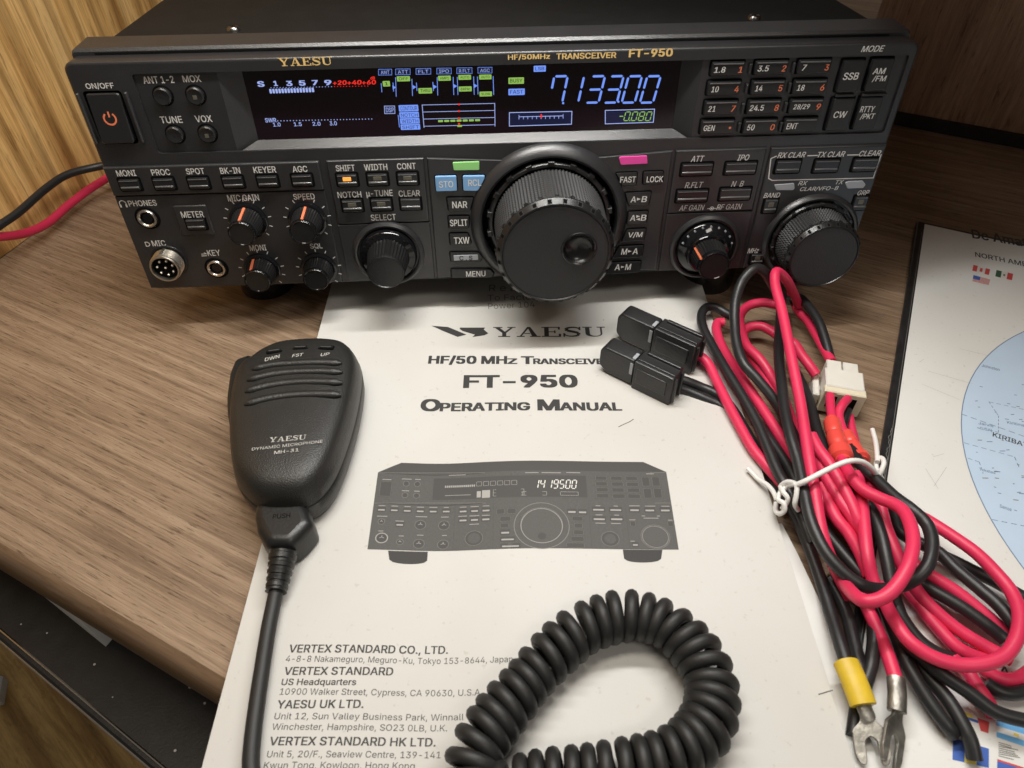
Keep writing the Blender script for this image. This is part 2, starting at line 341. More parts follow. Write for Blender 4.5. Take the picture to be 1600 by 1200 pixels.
# ---- lettering
# outlines of plain sans capitals, small letters and figures: advance, contours as x, y, x, y ... in 1/500 of the body size
LETTER_SHAPES = {
    'A': (240, [(8, 0, 101, 254, 138, 254, 231, 0, 198, 0, 116, 239, 123, 239, 43, 0), (55, 71, 55, 99, 185, 99, 185, 71)]),
    'B': (228, [(30, 0, 30, 254, 140, 253, 177, 237, 194, 215, 197, 169, 178, 143, 157, 133, 157, 131, 182, 123, 204, 96, 209, 61, 196, 27, 172, 9, 146, 1), (62, 29, 143, 30, 165, 40, 176, 56, 177, 78, 165, 100, 131, 115, 62, 115), (62, 143, 140, 146, 162, 163, 168, 193, 151, 219, 120, 226, 62, 226)]),
    'C': (255, [(108, -1, 75, 12, 48, 36, 25, 83, 20, 127, 25, 171, 41, 208, 65, 235, 86, 248, 121, 257, 177, 250, 216, 221, 235, 182, 236, 174, 204, 174, 186, 208, 148, 227, 107, 224, 78, 205, 62, 182, 52, 140, 53, 103, 67, 64, 92, 38, 116, 28, 171, 35, 197, 61, 204, 80, 236, 80, 220, 39, 190, 11, 141, -3)]),
    'D': (251, [(48, 0, 48, 29, 131, 30, 159, 40, 180, 58, 196, 94, 200, 128, 190, 180, 174, 203, 142, 222, 110, 226, 47, 226, 47, 254, 127, 254, 165, 245, 186, 233, 211, 206, 226, 171, 231, 128, 226, 84, 217, 59, 195, 30, 175, 15, 139, 2), (62, 254, 62, 0, 30, 0, 30, 254)]),
    'E': (209, [(30, 0, 30, 254, 186, 254, 186, 226, 62, 226, 62, 143, 178, 143, 178, 114, 62, 114, 62, 29, 188, 29, 188, 0)]),
    'F': (205, [(30, 0, 30, 254, 185, 254, 185, 226, 62, 226, 62, 139, 173, 139, 173, 111, 62, 111, 62, 0)]),
    'G': (260, [(108, -1, 85, 7, 56, 27, 29, 70, 22, 97, 22, 157, 29, 184, 48, 218, 74, 242, 108, 255, 156, 256, 202, 235, 228, 202, 237, 174, 204, 174, 182, 211, 148, 227, 107, 224, 78, 205, 62, 182, 52, 140, 53, 103, 67, 64, 92, 38, 116, 28, 151, 28, 166, 32, 190, 49, 206, 84, 207, 101, 141, 100, 141, 128, 239, 128, 237, 76, 220, 37, 206, 21, 168, 1, 146, -3)]),
    'H': (258, [(30, 0, 30, 254, 62, 254, 62, 144, 196, 144, 196, 254, 228, 254, 228, 0, 196, 0, 196, 116, 62, 116, 62, 0)]),
    'I': (150, [(16, 0, 16, 29, 59, 29, 59, 226, 16, 226, 16, 254, 135, 254, 135, 226, 91, 226, 91, 29, 135, 29, 135, 0)]),
    'J': (198, [(80, -3, 47, 9, 30, 25, 20, 46, 17, 86, 49, 86, 53, 49, 72, 29, 100, 25, 124, 37, 134, 56, 136, 73, 136, 254, 168, 254, 167, 59, 161, 35, 147, 16, 128, 4, 105, -3)]),
    'K': (233, [(52, 73, 52, 108, 106, 172, 182, 254, 224, 254), (30, 0, 30, 254, 62, 254, 62, 0), (186, 0, 94, 130, 114, 155, 224, 0)]),
    'L': (196, [(30, 0, 30, 254, 62, 254, 62, 29, 181, 29, 181, 0)]),
    'M': (314, [(30, 0, 30, 254, 76, 254, 161, 24, 154, 24, 176, 94, 238, 254, 284, 254, 284, 0, 252, 0, 253, 229, 256, 229, 228, 145, 171, 0, 143, 0, 72, 181, 56, 229, 59, 229, 61, 0)]),
    'N': (262, [(30, 0, 30, 254, 68, 254, 207, 27, 202, 27, 199, 97, 199, 254, 232, 254, 232, 0, 193, 0, 54, 226, 60, 227, 62, 0)]),
    'O': (267, [(108, -1, 75, 12, 48, 36, 25, 83, 20, 127, 25, 171, 41, 208, 65, 235, 86, 248, 133, 258, 170, 252, 202, 235, 226, 208, 241, 171, 247, 127, 241, 83, 226, 46, 202, 19, 170, 2, 146, -3), (151, 28, 182, 43, 204, 72, 215, 114, 211, 163, 194, 199, 167, 221, 133, 228, 108, 224, 78, 205, 59, 173, 52, 140, 53, 103, 67, 64, 92, 38, 116, 28)]),
    'P': (222, [(30, 0, 30, 254, 139, 253, 166, 244, 191, 222, 204, 183, 201, 148, 186, 119, 158, 100, 129, 93, 55, 93, 55, 121, 131, 122, 157, 134, 172, 168, 167, 201, 143, 222, 116, 226, 62, 226, 62, 0)]),
    'Q': (267, [(123, 80, 156, 80, 234, -24, 200, -24), (108, -1, 75, 12, 48, 36, 25, 83, 20, 127, 25, 171, 41, 208, 65, 235, 86, 248, 133, 258, 170, 252, 202, 235, 226, 208, 241, 171, 247, 127, 241, 83, 226, 46, 202, 19, 170, 2, 146, -3), (151, 28, 182, 43, 204, 72, 215, 114, 211, 163, 194, 199, 167, 221, 133, 228, 108, 224, 78, 205, 59, 173, 52, 140, 53, 103, 67, 64, 92, 38, 116, 28)]),
    'R': (224, [(30, 0, 30, 254, 140, 253, 174, 240, 195, 217, 205, 176, 199, 143, 186, 123, 158, 105, 129, 99, 48, 99, 48, 128, 131, 128, 161, 142, 172, 165, 167, 202, 158, 214, 138, 224, 62, 226, 62, 0), (177, 0, 115, 115, 151, 115, 214, 0)]),
    'S': (223, [(72, 1, 43, 18, 24, 44, 19, 68, 52, 68, 65, 40, 83, 29, 125, 25, 157, 38, 171, 59, 172, 79, 148, 102, 59, 133, 37, 151, 27, 176, 26, 195, 37, 224, 61, 245, 85, 255, 142, 255, 172, 241, 193, 218, 200, 197, 200, 189, 169, 189, 157, 214, 130, 228, 79, 222, 60, 201, 60, 174, 89, 152, 179, 119, 200, 94, 204, 61, 193, 32, 170, 9, 134, -3, 123, -4)]),
    'T': (224, [(16, 226, 16, 254, 208, 254, 208, 226, 128, 226, 128, 0, 96, 0, 96, 226)]),
    'U': (259, [(96, 0, 61, 18, 42, 40, 32, 67, 30, 87, 30, 254, 62, 254, 63, 75, 78, 46, 106, 29, 145, 27, 171, 37, 185, 51, 196, 82, 196, 254, 229, 254, 227, 67, 221, 48, 198, 18, 163, 0, 141, -4)]),
    'V': (240, [(102, 0, 8, 254, 42, 254, 124, 15, 117, 15, 197, 254, 231, 254, 139, 0)]),
    'W': (343, [(78, 0, 8, 254, 41, 254, 98, 20, 95, 20, 112, 98, 153, 254, 190, 254, 249, 20, 244, 20, 261, 98, 302, 254, 335, 254, 265, 0, 228, 0, 168, 237, 175, 237, 159, 161, 115, 0)]),
    'X': (237, [(9, 0, 109, 142, 109, 118, 15, 254, 52, 254, 122, 146, 116, 146, 149, 200, 187, 254, 223, 254, 129, 119, 129, 143, 228, 0, 191, 0, 115, 116, 122, 116, 91, 65, 46, 0)]),
    'Y': (236, [(102, 0, 102, 104, 8, 254, 46, 254, 125, 115, 112, 115, 140, 172, 191, 254, 228, 254, 134, 104, 134, 0)]),
    'Z': (219, [(21, 0, 21, 23, 170, 238, 174, 227, 20, 226, 20, 254, 198, 254, 198, 231, 67, 40, 49, 17, 45, 27, 200, 29, 200, 0)]),
    'a': (195, [(47, 2, 24, 22, 15, 60, 27, 88, 57, 104, 133, 117, 138, 133, 120, 161, 79, 163, 54, 145, 50, 137, 20, 146, 44, 177, 66, 188, 119, 190, 155, 170, 166, 148, 168, 126, 168, 0, 138, 0, 138, 26, 98, -3, 86, -4), (114, 29, 136, 55, 136, 93, 52, 70, 46, 49, 58, 29, 81, 23)]),
    'b': (212, [(82, 4, 59, 29, 56, 29, 56, 0, 26, 0, 26, 254, 57, 254, 57, 160, 90, 188, 124, 192, 149, 185, 170, 169, 189, 137, 195, 106, 189, 51, 170, 19, 141, 0, 124, -4), (135, 29, 152, 46, 164, 87, 158, 131, 140, 156, 117, 165, 91, 162, 68, 143, 57, 111, 60, 64, 76, 36, 103, 24)]),
    'c': (198, [(75, 0, 51, 13, 28, 43, 17, 94, 24, 136, 44, 169, 75, 188, 130, 189, 164, 169, 181, 138, 151, 131, 130, 159, 96, 165, 78, 159, 60, 141, 48, 101, 54, 59, 68, 37, 90, 25, 127, 28, 152, 59, 181, 51, 161, 17, 120, -3, 109, -4)]),
    'd': (212, [(71, 0, 42, 19, 27, 42, 17, 83, 21, 127, 32, 155, 63, 185, 89, 192, 131, 184, 155, 160, 155, 254, 186, 254, 186, 0, 156, 0, 156, 29, 122, 0, 104, -4), (127, 29, 147, 51, 156, 86, 150, 131, 132, 156, 109, 165, 83, 162, 57, 137, 48, 103, 54, 58, 78, 29, 95, 24)]),
    'e': (202, [(76, 0, 51, 13, 32, 34, 19, 71, 17, 105, 32, 153, 50, 174, 74, 188, 127, 189, 155, 175, 179, 141, 186, 85, 37, 85, 37, 110, 169, 110, 155, 101, 143, 145, 121, 162, 90, 164, 64, 149, 50, 124, 49, 73, 58, 47, 81, 28, 127, 26, 150, 45, 153, 53, 182, 45, 163, 15, 128, -2, 114, -4)]),
    'f': (127, [(114, 190, 114, 164, 3, 164, 3, 190), (40, 0, 41, 228, 63, 257, 121, 260, 114, 234, 87, 236, 73, 223, 71, 209, 71, 0)]),
    'g': (213, [(67, -70, 25, -35, 51, -20, 81, -46, 121, -47, 141, -38, 153, -20, 156, -3, 156, 34, 122, 6, 97, 2, 64, 9, 37, 30, 21, 63, 17, 107, 27, 147, 49, 175, 72, 188, 122, 189, 154, 159, 157, 159, 157, 190, 186, 190, 186, -14, 175, -45, 152, -65, 112, -75), (121, 32, 144, 50, 154, 73, 154, 119, 141, 148, 121, 162, 96, 165, 68, 152, 50, 118, 50, 74, 60, 50, 83, 33, 96, 30)]),
    'h': (205, [(57, 0, 26, 0, 26, 254, 57, 254, 57, 144, 51, 144, 64, 170, 90, 188, 128, 191, 158, 177, 176, 146, 179, 120, 179, 0, 148, 0, 148, 126, 141, 147, 132, 157, 105, 165, 80, 159, 61, 137, 57, 120)]),
    'i': (83, [(26, 0, 26, 190, 57, 190, 57, 0), (27, 227, 21, 245, 38, 262, 59, 254, 61, 232, 49, 222)]),
    'j': (83, [(26, 190, 57, 190, 55, -34, 37, -62, 9, -71, -5, -71, -5, -43, 18, -39, 26, -15), (27, 227, 20, 242, 24, 254, 38, 262, 59, 254, 61, 232, 45, 222)]),
    'k': (190, [(55, 68, 55, 106, 60, 106, 142, 190, 180, 190, 92, 100, 89, 100), (26, 0, 26, 254, 57, 254, 57, 0), (147, 0, 74, 93, 96, 114, 186, 0)]),
    'l': (95, [(47, 3, 33, 15, 26, 42, 26, 254, 57, 254, 60, 31, 73, 26, 85, 27, 90, 1, 72, -1)]),
    'm': (305, [(26, 0, 26, 190, 56, 190, 56, 148, 54, 148, 73, 180, 105, 193, 125, 191, 149, 175, 159, 155, 160, 147, 156, 147, 176, 179, 212, 193, 249, 186, 267, 170, 278, 136, 278, 0, 248, 0, 246, 141, 231, 160, 191, 162, 169, 137, 168, 0, 137, 0, 137, 136, 126, 156, 106, 165, 75, 158, 59, 136, 57, 119, 57, 0)]),
    'n': (205, [(57, 0, 26, 0, 26, 190, 56, 190, 56, 144, 51, 144, 64, 170, 90, 188, 128, 191, 158, 177, 176, 146, 179, 120, 179, 0, 148, 0, 148, 126, 141, 147, 132, 157, 105, 165, 80, 159, 61, 137, 57, 120)]),
    'o': (208, [(75, 0, 51, 13, 28, 43, 17, 94, 24, 136, 44, 169, 75, 188, 114, 192, 149, 180, 170, 162, 187, 127, 191, 94, 184, 52, 170, 26, 149, 8, 133, 0, 114, -4), (130, 29, 148, 47, 159, 79, 159, 109, 148, 141, 130, 159, 96, 165, 78, 159, 60, 141, 48, 101, 54, 59, 68, 37, 90, 25)]),
    'p': (212, [(26, -71, 26, 190, 56, 190, 56, 160, 90, 188, 124, 192, 149, 185, 170, 169, 189, 137, 195, 106, 189, 51, 170, 19, 141, 0, 96, -2, 57, 29, 57, -71), (135, 29, 152, 46, 164, 87, 158, 131, 140, 156, 117, 165, 91, 162, 68, 143, 57, 111, 60, 64, 76, 36, 103, 24)]),
    'q': (212, [(186, -71, 155, -71, 155, 29, 122, 0, 88, -4, 56, 8, 42, 19, 27, 42, 17, 83, 21, 127, 32, 155, 63, 185, 89, 192, 131, 184, 153, 160, 156, 160, 156, 190, 186, 190), (127, 29, 147, 51, 156, 86, 150, 131, 132, 156, 109, 165, 83, 162, 57, 137, 48, 103, 54, 58, 78, 29, 95, 24)]),
    'r': (130, [(26, 0, 26, 190, 56, 190, 56, 160, 58, 160, 71, 180, 93, 191, 122, 192, 122, 161, 88, 161, 63, 142, 57, 118, 57, 0)]),
    's': (182, [(50, 4, 24, 29, 18, 47, 47, 53, 58, 33, 84, 23, 117, 28, 132, 42, 133, 59, 120, 73, 48, 95, 28, 115, 23, 137, 29, 161, 51, 182, 86, 192, 132, 184, 156, 161, 162, 145, 134, 139, 117, 161, 87, 166, 61, 155, 54, 139, 59, 124, 86, 111, 133, 99, 153, 86, 164, 68, 164, 40, 147, 14, 108, -3, 100, -4)]),
    't': (114, [(102, 190, 102, 164, 3, 164, 3, 190), (32, 236, 63, 236, 66, 33, 85, 25, 101, 27, 107, 1, 75, -2, 52, 6, 37, 22, 32, 46)]),
    'u': (205, [(70, 0, 42, 18, 29, 43, 26, 69, 26, 190, 57, 190, 57, 64, 68, 37, 85, 27, 115, 27, 142, 48, 148, 76, 148, 190, 179, 190, 179, 0, 149, 0, 149, 46, 154, 46, 135, 13, 115, 1, 99, -2)]),
    'v': (195, [(81, 0, 9, 190, 42, 190, 103, 10, 92, 10, 112, 78, 152, 190, 186, 190, 113, 0)]),
    'w': (284, [(69, 0, 11, 190, 44, 190, 88, 21, 82, 21, 126, 190, 158, 190, 201, 21, 196, 21, 240, 190, 272, 190, 215, 0, 184, 0, 138, 169, 145, 169, 99, 0)]),
    'x': (189, [(10, 0, 86, 109, 86, 86, 14, 190, 50, 190, 104, 103, 88, 103, 141, 190, 176, 190, 104, 84, 104, 107, 179, 0, 143, 0, 86, 91, 102, 91, 46, 0)]),
    'y': (195, [(31, -43, 58, -43, 74, -23, 81, -1, 9, 190, 42, 190, 103, 10, 92, 10, 112, 78, 153, 190, 186, 190, 88, -54, 56, -72, 25, -70)]),
    'z': (190, [(21, 0, 21, 23, 127, 161, 24, 161, 24, 190, 166, 190, 166, 165, 63, 28, 169, 28, 169, 0)]),
    '0': (227, [(92, -1, 73, 6, 50, 27, 34, 57, 24, 111, 28, 172, 39, 209, 65, 242, 82, 252, 113, 258, 144, 252, 176, 228, 196, 185, 203, 127, 196, 69, 188, 46, 162, 12, 135, -1, 124, -3), (134, 29, 155, 48, 168, 81, 171, 152, 159, 199, 140, 222, 113, 230, 87, 222, 68, 199, 57, 163, 57, 92, 72, 48, 93, 29, 106, 25)]),
    '1': (227, [(38, 0, 38, 27, 195, 27, 195, 0), (138, 254, 138, 0, 106, 0, 105, 224, 43, 179, 43, 213, 99, 254)]),
    '2': (227, [(32, 0, 32, 24, 155, 163, 158, 201, 145, 220, 106, 230, 75, 215, 64, 192, 64, 181, 33, 181, 39, 214, 58, 239, 79, 252, 112, 258, 146, 252, 166, 240, 181, 223, 191, 186, 177, 142, 76, 28, 195, 28, 195, 0)]),
    '3': (227, [(74, 2, 46, 17, 27, 42, 22, 66, 55, 66, 66, 40, 103, 25, 138, 30, 160, 51, 165, 72, 152, 107, 117, 123, 78, 124, 78, 150, 144, 226, 35, 226, 35, 254, 186, 254, 186, 230, 106, 139, 106, 144, 127, 145, 162, 134, 181, 118, 193, 97, 195, 55, 180, 26, 162, 10, 129, -2, 119, -3)]),
    '4': (227, [(20, 53, 20, 79, 123, 254, 155, 254, 54, 81, 207, 81, 207, 53), (141, 0, 141, 159, 171, 159, 171, 0)]),
    '5': (227, [(77, 2, 46, 24, 32, 50, 30, 65, 61, 65, 75, 38, 105, 25, 138, 32, 160, 57, 163, 94, 154, 116, 127, 136, 89, 136, 64, 123, 34, 126, 48, 254, 183, 254, 183, 226, 75, 226, 68, 151, 109, 167, 141, 163, 177, 138, 193, 103, 194, 63, 180, 30, 162, 12, 129, -2, 120, -3)]),
    '6': (227, [(87, 0, 58, 17, 38, 45, 32, 71, 37, 111, 69, 170, 126, 254, 161, 254, 94, 152, 126, 157, 151, 151, 181, 127, 193, 97, 193, 60, 184, 36, 155, 7, 131, -2), (139, 31, 160, 56, 164, 79, 160, 102, 144, 123, 124, 132, 102, 132, 75, 116, 62, 79, 75, 42, 102, 25)]),
    '7': (227, [(48, 0, 162, 226, 31, 226, 31, 254, 195, 254, 195, 224, 82, 0)]),
    '8': (227, [(76, 2, 47, 19, 30, 44, 28, 86, 46, 117, 76, 133, 51, 148, 39, 167, 35, 190, 45, 225, 73, 249, 113, 258, 153, 249, 181, 225, 191, 190, 184, 161, 170, 143, 150, 132, 176, 121, 194, 98, 200, 60, 189, 31, 173, 14, 133, -2, 123, -3), (142, 30, 159, 42, 168, 75, 151, 106, 125, 117, 90, 114, 62, 90, 60, 54, 75, 35, 100, 25), (141, 152, 156, 169, 160, 188, 151, 214, 119, 230, 89, 225, 70, 206, 66, 188, 72, 165, 93, 148, 108, 145)]),
    '9': (227, [(140, 254, 169, 237, 188, 209, 194, 183, 192, 151, 158, 84, 100, 0, 65, 0, 151, 124, 154, 124, 132, 102, 109, 97, 69, 107, 50, 122, 35, 150, 33, 194, 42, 218, 64, 243, 95, 256), (92, 226, 75, 213, 63, 182, 69, 148, 92, 126, 130, 124, 157, 147, 164, 175, 157, 204, 135, 226, 119, 230)]),
    '.': (94, [(31, 4, 25, 24, 37, 41, 58, 41, 71, 20, 64, 4, 51, -2)]),
    ',': (94, [(19, -60, 34, 36, 68, 36, 42, -60)]),
    '/': (125, [(117, 266, 36, -38, 7, -38, 89, 266)]),
    '-': (227, [(168, 122, 168, 94, 57, 94, 57, 122)]),
    '+': (227, [(99, 17, 99, 182, 128, 182, 128, 17), (31, 86, 31, 113, 195, 113, 195, 86)]),
    '(': (137, [(50, 162, 74, 242, 88, 270, 118, 270, 88, 191, 76, 124, 82, 48, 118, -48, 88, -48, 56, 27, 46, 73, 45, 88)]),
    ')': (137, [(19, -48, 50, 29, 61, 113, 29, 248, 19, 270, 48, 270, 84, 174, 92, 88, 81, 27, 64, -19, 48, -48)]),
    'μ': (203, [(26, -71, 26, 190, 57, 190, 59, 56, 80, 29, 118, 26, 140, 42, 148, 68, 148, 190, 179, 190, 181, 32, 202, 26, 202, 0, 172, 4, 156, 16, 149, 35, 149, 60, 156, 60, 151, 29, 134, 7, 100, -3, 72, 7, 53, 34, 50, 60, 57, 60, 57, -71)]),
    ' ': (94, [])
}
LET = {ch: (adv/500, [[(l[i]/500, l[i+1]/500) for i in range(0, len(l), 2)] for l in loops]) for ch, (adv, loops) in LETTER_SHAPES.items()}
def winding(p, loops):
    n = 0
    for l in loops:
        for i in range(len(l)):
            (x0, y0), (x1, y1) = l[i-1], l[i]
            if (y0 > p[1]) != (y1 > p[1]):
                if x0+(p[1]-y0)/(y1-y0)*(x1-x0) > p[0]: n += 1 if y1 > y0 else -1
    return n
SHAPES = {}
def shape(ch):
    """triangles of one letter: every triangle whose middle is wound by the outlines"""
    if ch not in SHAPES:
        loops = LET[ch][1]; pts = [Vector(p) for l in loops for p in l]; ed = []; o = 0
        for l in loops: ed += [(o+i, o+(i+1) % len(l)) for i in range(len(l))]; o += len(l)
        if not loops: SHAPES[ch] = ([], [])
        else:
            r = delaunay_2d_cdt(pts, ed, [], 0, 1e-5); V = [(p.x, p.y) for p in r[0]]; F_ = []
            for t in r[2]:
                c = (sum(V[i][0] for i in t)/len(t), sum(V[i][1] for i in t)/len(t)); t = list(t)
                if winding(c, loops): F_.append(t if area2([V[i] for i in t]) > 0 else t[::-1])
            SHAPES[ch] = (V, F_)
    return SHAPES[ch]
_tc = {}
def glyphs(s, bold=.0, shear=0.0):
    k = (s, bold, shear)
    if k not in _tc:
        V = []; F_ = []; x = 0
        for ch in s:
            adv = LET[ch][0]; v0, f0 = shape(ch); o = len(V)
            V += [(a+x+b*shear, b) for a, b in v0]; F_ += [[i+o for i in f] for f in f0]
            x += adv
        xs = [v[0] for v in V]; ys = [v[1] for v in V]; ext_ = (min(xs), max(xs), min(ys), max(ys)); vs = []; fs = []
        sh_ = [(0, 0)] if bold <= .004 else [(dx*bold, dy*bold*.55) for dx in ((-.6, .6) if bold < .05 else (-.6, 0, .6)) for dy in (-.6, .6)]
        for n_, (dx, dy) in enumerate(sh_):
            o = len(vs); vs += [(a+dx, b+dy, n_*.0035) for a, b in V]; fs += [[i+o for i in f] for f in F_]
        _tc[k] = (vs, fs)+ext_
    return _tc[k]
CAPH = .508
def serif(s):
    """wide slab-serif capitals as overlapping-free polygons in a 1-high box, each on its own advance"""
    out = []; x = 0
    def box(a, b, c, d): out.append([(x+a, b), (x+c, b), (x+c, d), (x+a, d)])
    def quad(*p): out.append([(x+a, b) for a, b in p])
    for ch in s:
        if ch == 'Y':
            box(.28, 0, .92, .09); box(.49, .09, .71, .40); quad((.49, .40), (.71, .40), (.36, .91), (.10, .91)); quad((.60, .48), (.71, .40), (1.06, .91), (.92, .91))
            box(0, .91, .50, 1); box(.76, .91, 1.20, 1); x += 1.26
        elif ch == 'A':
            box(0, 0, .42, .09); box(.70, 0, 1.26, .09); quad((.16, .09), (.27, .09), (.63, .86), (.56, 1)); quad((.80, .09), (1.08, .09), (.72, 1), (.565, 1))
            box(.40, .30, .72, .38); x += 1.32
        elif ch == 'E':
            box(0, 0, 1.02, .09); box(.14, .09, .38, .91); box(0, .91, .98, 1); box(.38, .46, .66, .54); box(.66, .36, .74, .64); box(.90, .09, 1.02, .30); box(.87, .72, .98, .91); x += 1.10
        elif ch == 'S':
            c = [(.92, .72), (.86, .86), (.68, .945), (.46, .945), (.25, .86), (.19, .74), (.27, .62), (.48, .54), (.68, .47), (.84, .38), (.86, .24), (.76, .11), (.52, .055), (.32, .07), (.16, .16), (.09, .30)]
            w = [.09, .10, .12, .14, .17, .20, .22, .22, .22, .21, .18, .15, .11, .10, .09, .08]
            for i in range(len(c)-1):
                a, b = Vector(c[i]), Vector(c[i+1]); n_ = (b-a).normalized(); n_ = Vector((-n_.y, n_.x)); k = .5*(w[i]+w[i+1])/2
                p0 = a+n_*w[i]/2; p1 = a-n_*w[i]/2; p2 = b-n_*w[i+1]/2; p3 = b+n_*w[i+1]/2
                out.append([(x+q.x, q.y) for q in (p1, p2, p3, p0)])
            box(.88, .66, .97, 1); box(.04, 0, .13, .36); x += 1.08
        elif ch == 'U':
            box(0, .91, .50, 1); box(.14, .30, .37, .91); box(.76, .91, 1.20, 1); box(.93, .30, 1.03, .91)
            pr = None
            for i in range(9):
                a = math.pi+math.pi*i/8; o = (x+.585+.445*math.cos(a), .30+.30*math.sin(a)); q = (x+.65+.28*math.cos(a), .30+.21*math.sin(a))
                if pr: out.append([pr[0], o, q, pr[1]])
                pr = (o, q)
            x += 1.26
    vs = []; fs = []
    for p in out:
        p = ccw(p); k = len(vs); vs += p; fs.append(list(range(k, k+len(p))))
    xs = [v[0] for v in vs]
    return vs, fs, min(xs), max(xs), 0, 1
def letters_joined(mb, g, org, ux, uy, wid, hei, mat, lift, nrm):
    """fit the lettering into the box org + ux*wid x uy*hei"""
    vs, fs, x0, x1, y0, y1 = g; sx = wid/(x1-x0); sy = hei/(y1-y0)
    mb.add([org+ux*((p[0]-x0)*sx)+uy*((p[1]-y0)*sy)+nrm*(lift+(p[2] if len(p) > 2 else 0)) for p in vs], fs, mat)
FX, FZ, FN = Vector((1, 0, 0)), Vector((0, 0, 1)), Vector((0, -1, 0))
PRINT = []                                                # what the panel carries, reused for the picture on the manual
def ptext(mb, s, px, py, wpx, hpx, mat='white_ink', off=0.0, bold=.019, shear=0.0, g=None):
    u0, v = PU(px-wpx/2, py, off); u1, _ = PU(px+wpx/2, py, off); _, va = PU(px, py-hpx/2, off); _, vb = PU(px, py+hpx/2, off)
    g = g or glyphs(s, bold, shear); um, vm = .5*(u0+u1), .5*(va+vb); hh = va-vb
    letters_joined(mb, g, front(um-abs(u1-u0)/2, vm-hh/2, off), FX, FZ, abs(u1-u0), hh, mat, .07, FN)
    PRINT.append(('t', um, vm, abs(u1-u0), hh))
def wline(s, a, b, cap, z, mb, mat, bold=0.0, shear=0.0, g=None, lift=.08, zf=None):
    """lettering lying flat between two photo points of its baseline; cap = capital height in photo px"""
    A, B = T(*a, z), T(*b, z); ux = (B-A); wid = ux.length; ux.normalize(); uy = Vector((-ux.y, ux.x, 0))
    C = T((a[0]+b[0])/2, (a[1]+b[1])/2-cap, z); M = (A+B)/2; capmm = (C-M).dot(uy)
    g = g or glyphs(s, bold, shear); vs, fs, x0, x1, y0, y1 = g
    k = capmm/(1 if y1 == 1 else CAPH)
    letters_joined(mb, (vs, fs, x0, x1, 0, 1), A, ux, uy, wid, k, mat, lift, Vector((0, 0, 1)))

# =================================================================== SETTING
# desk: its own frame has X along the desk
def desk_frame(p): return Vector((p.dot(XD), p.dot(YDV), p.z))
e0 = T(120, 958, -12); nfront = e0.dot(YDV)
mb = MB()
prof = [(1200, 0), (nfront+7, 0)]+[(nfront+7-7*math.sin(a), -7+7*math.cos(a)) for a in [math.pi/2*k/6 for k in range(1, 7)]]+[(nfront, -20), (nfront+5, -27), (1200, -27)]
x0, x1 = -700, 900
vs = [Vector((x0, y, z)) for y, z in prof]+[Vector((x1, y, z)) for y, z in prof]; n = len(prof)
mb.add(vs, [[i, i+1, n+i+1, n+i] for i in range(2)], 'desk_wood', True)
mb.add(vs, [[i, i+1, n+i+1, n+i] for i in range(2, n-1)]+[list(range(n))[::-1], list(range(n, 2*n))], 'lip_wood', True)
desk = mb.build('desk', sharp=1.2); desk.rotation_euler = (0, 0, -YD); tag(desk, kind='structure')
# floor far below
mb = MB(); mb.add([(-1500, -1500, 0), (1500, -1500, 0), (1500, 1500, 0), (-1500, 1500, 0)], [[0, 1, 2, 3]], 'floor_wood')
floor = mb.build('floor'); floor.location.z = -.72; floor.rotation_euler = (0, 0, -.75); tag(floor, kind='structure')
# yellow wooden wall standing along the desk's left end (grain upright: local X up)
wa, wb = T(160, 288), T(0, 405); wd = (wa-wb).normalized(); wn = Vector((-wd.y, wd.x, 0))
wall = bpy.data.objects.new('x', None)
mb = MB()
L0, L1, TH = -230, 760, 18
vs = [Vector((z, s, t)) for z in (0, 620) for s in (L0, L1) for t in (0, TH)]
mb.add(vs, [[0, 1, 3, 2], [4, 6, 7, 5], [0, 4, 5, 1], [2, 3, 7, 6], [0, 2, 6, 4], [1, 5, 7, 3]], 'yellow_wood')
wall = mb.build('wooden_wall'); bpy.data.objects.remove(bpy.data.objects['x'])
Mx = Matrix(((0, wd.x, wn.x, wb.x*.001), (0, wd.y, wn.y, wb.y*.001), (1, 0, 0, .0005), (0, 0, 0, 1)))
wall.matrix_world = Mx
tag(wall, 'yellow grained wooden wall standing at the left end of the brown desk', 'wall')
# hutch: dark brown upright board at the back right, with an unseen shelf overhead, sized to shade the back of the desk
ht = empty('hutch', XD*250+YDV*345, 'dark brown wooden hutch standing in shadow at the back right of the desk', 'hutch', rot=(0, 0, -YD))
def board(name, x0, x1, y0, y1, z0, z1, mat, parent, upright=False):
    mb = MB(); prism(mb, [(x0, y0), (x1, y0), (x1, y1), (x0, y1)], z0, z1, mat, flat, base=True)
    o = mb.build(name, parent)
    if upright:                                            # grain along local X -> build lying, then stand it up
        mb2 = MB(); prism(mb2, [(z0, y0), (z1, y0), (z1, y1), (z0, y1)], -x1, -x0, mat, flat, base=True)
        bpy.data.objects.remove(o); o = mb2.build(name, parent); o.rotation_euler = (0, -math.pi/2, 0)
    return o
board('back_panel', -125, 700, 0, 16, 3, 560, 'brown_wood', ht, True)
board('kick_strip', -125, 700, -6, -1, 0.5, 9, 'tray_black', ht)
board('shelf', -370, 700, -315, -2, 262, 280, 'brown_wood', ht)
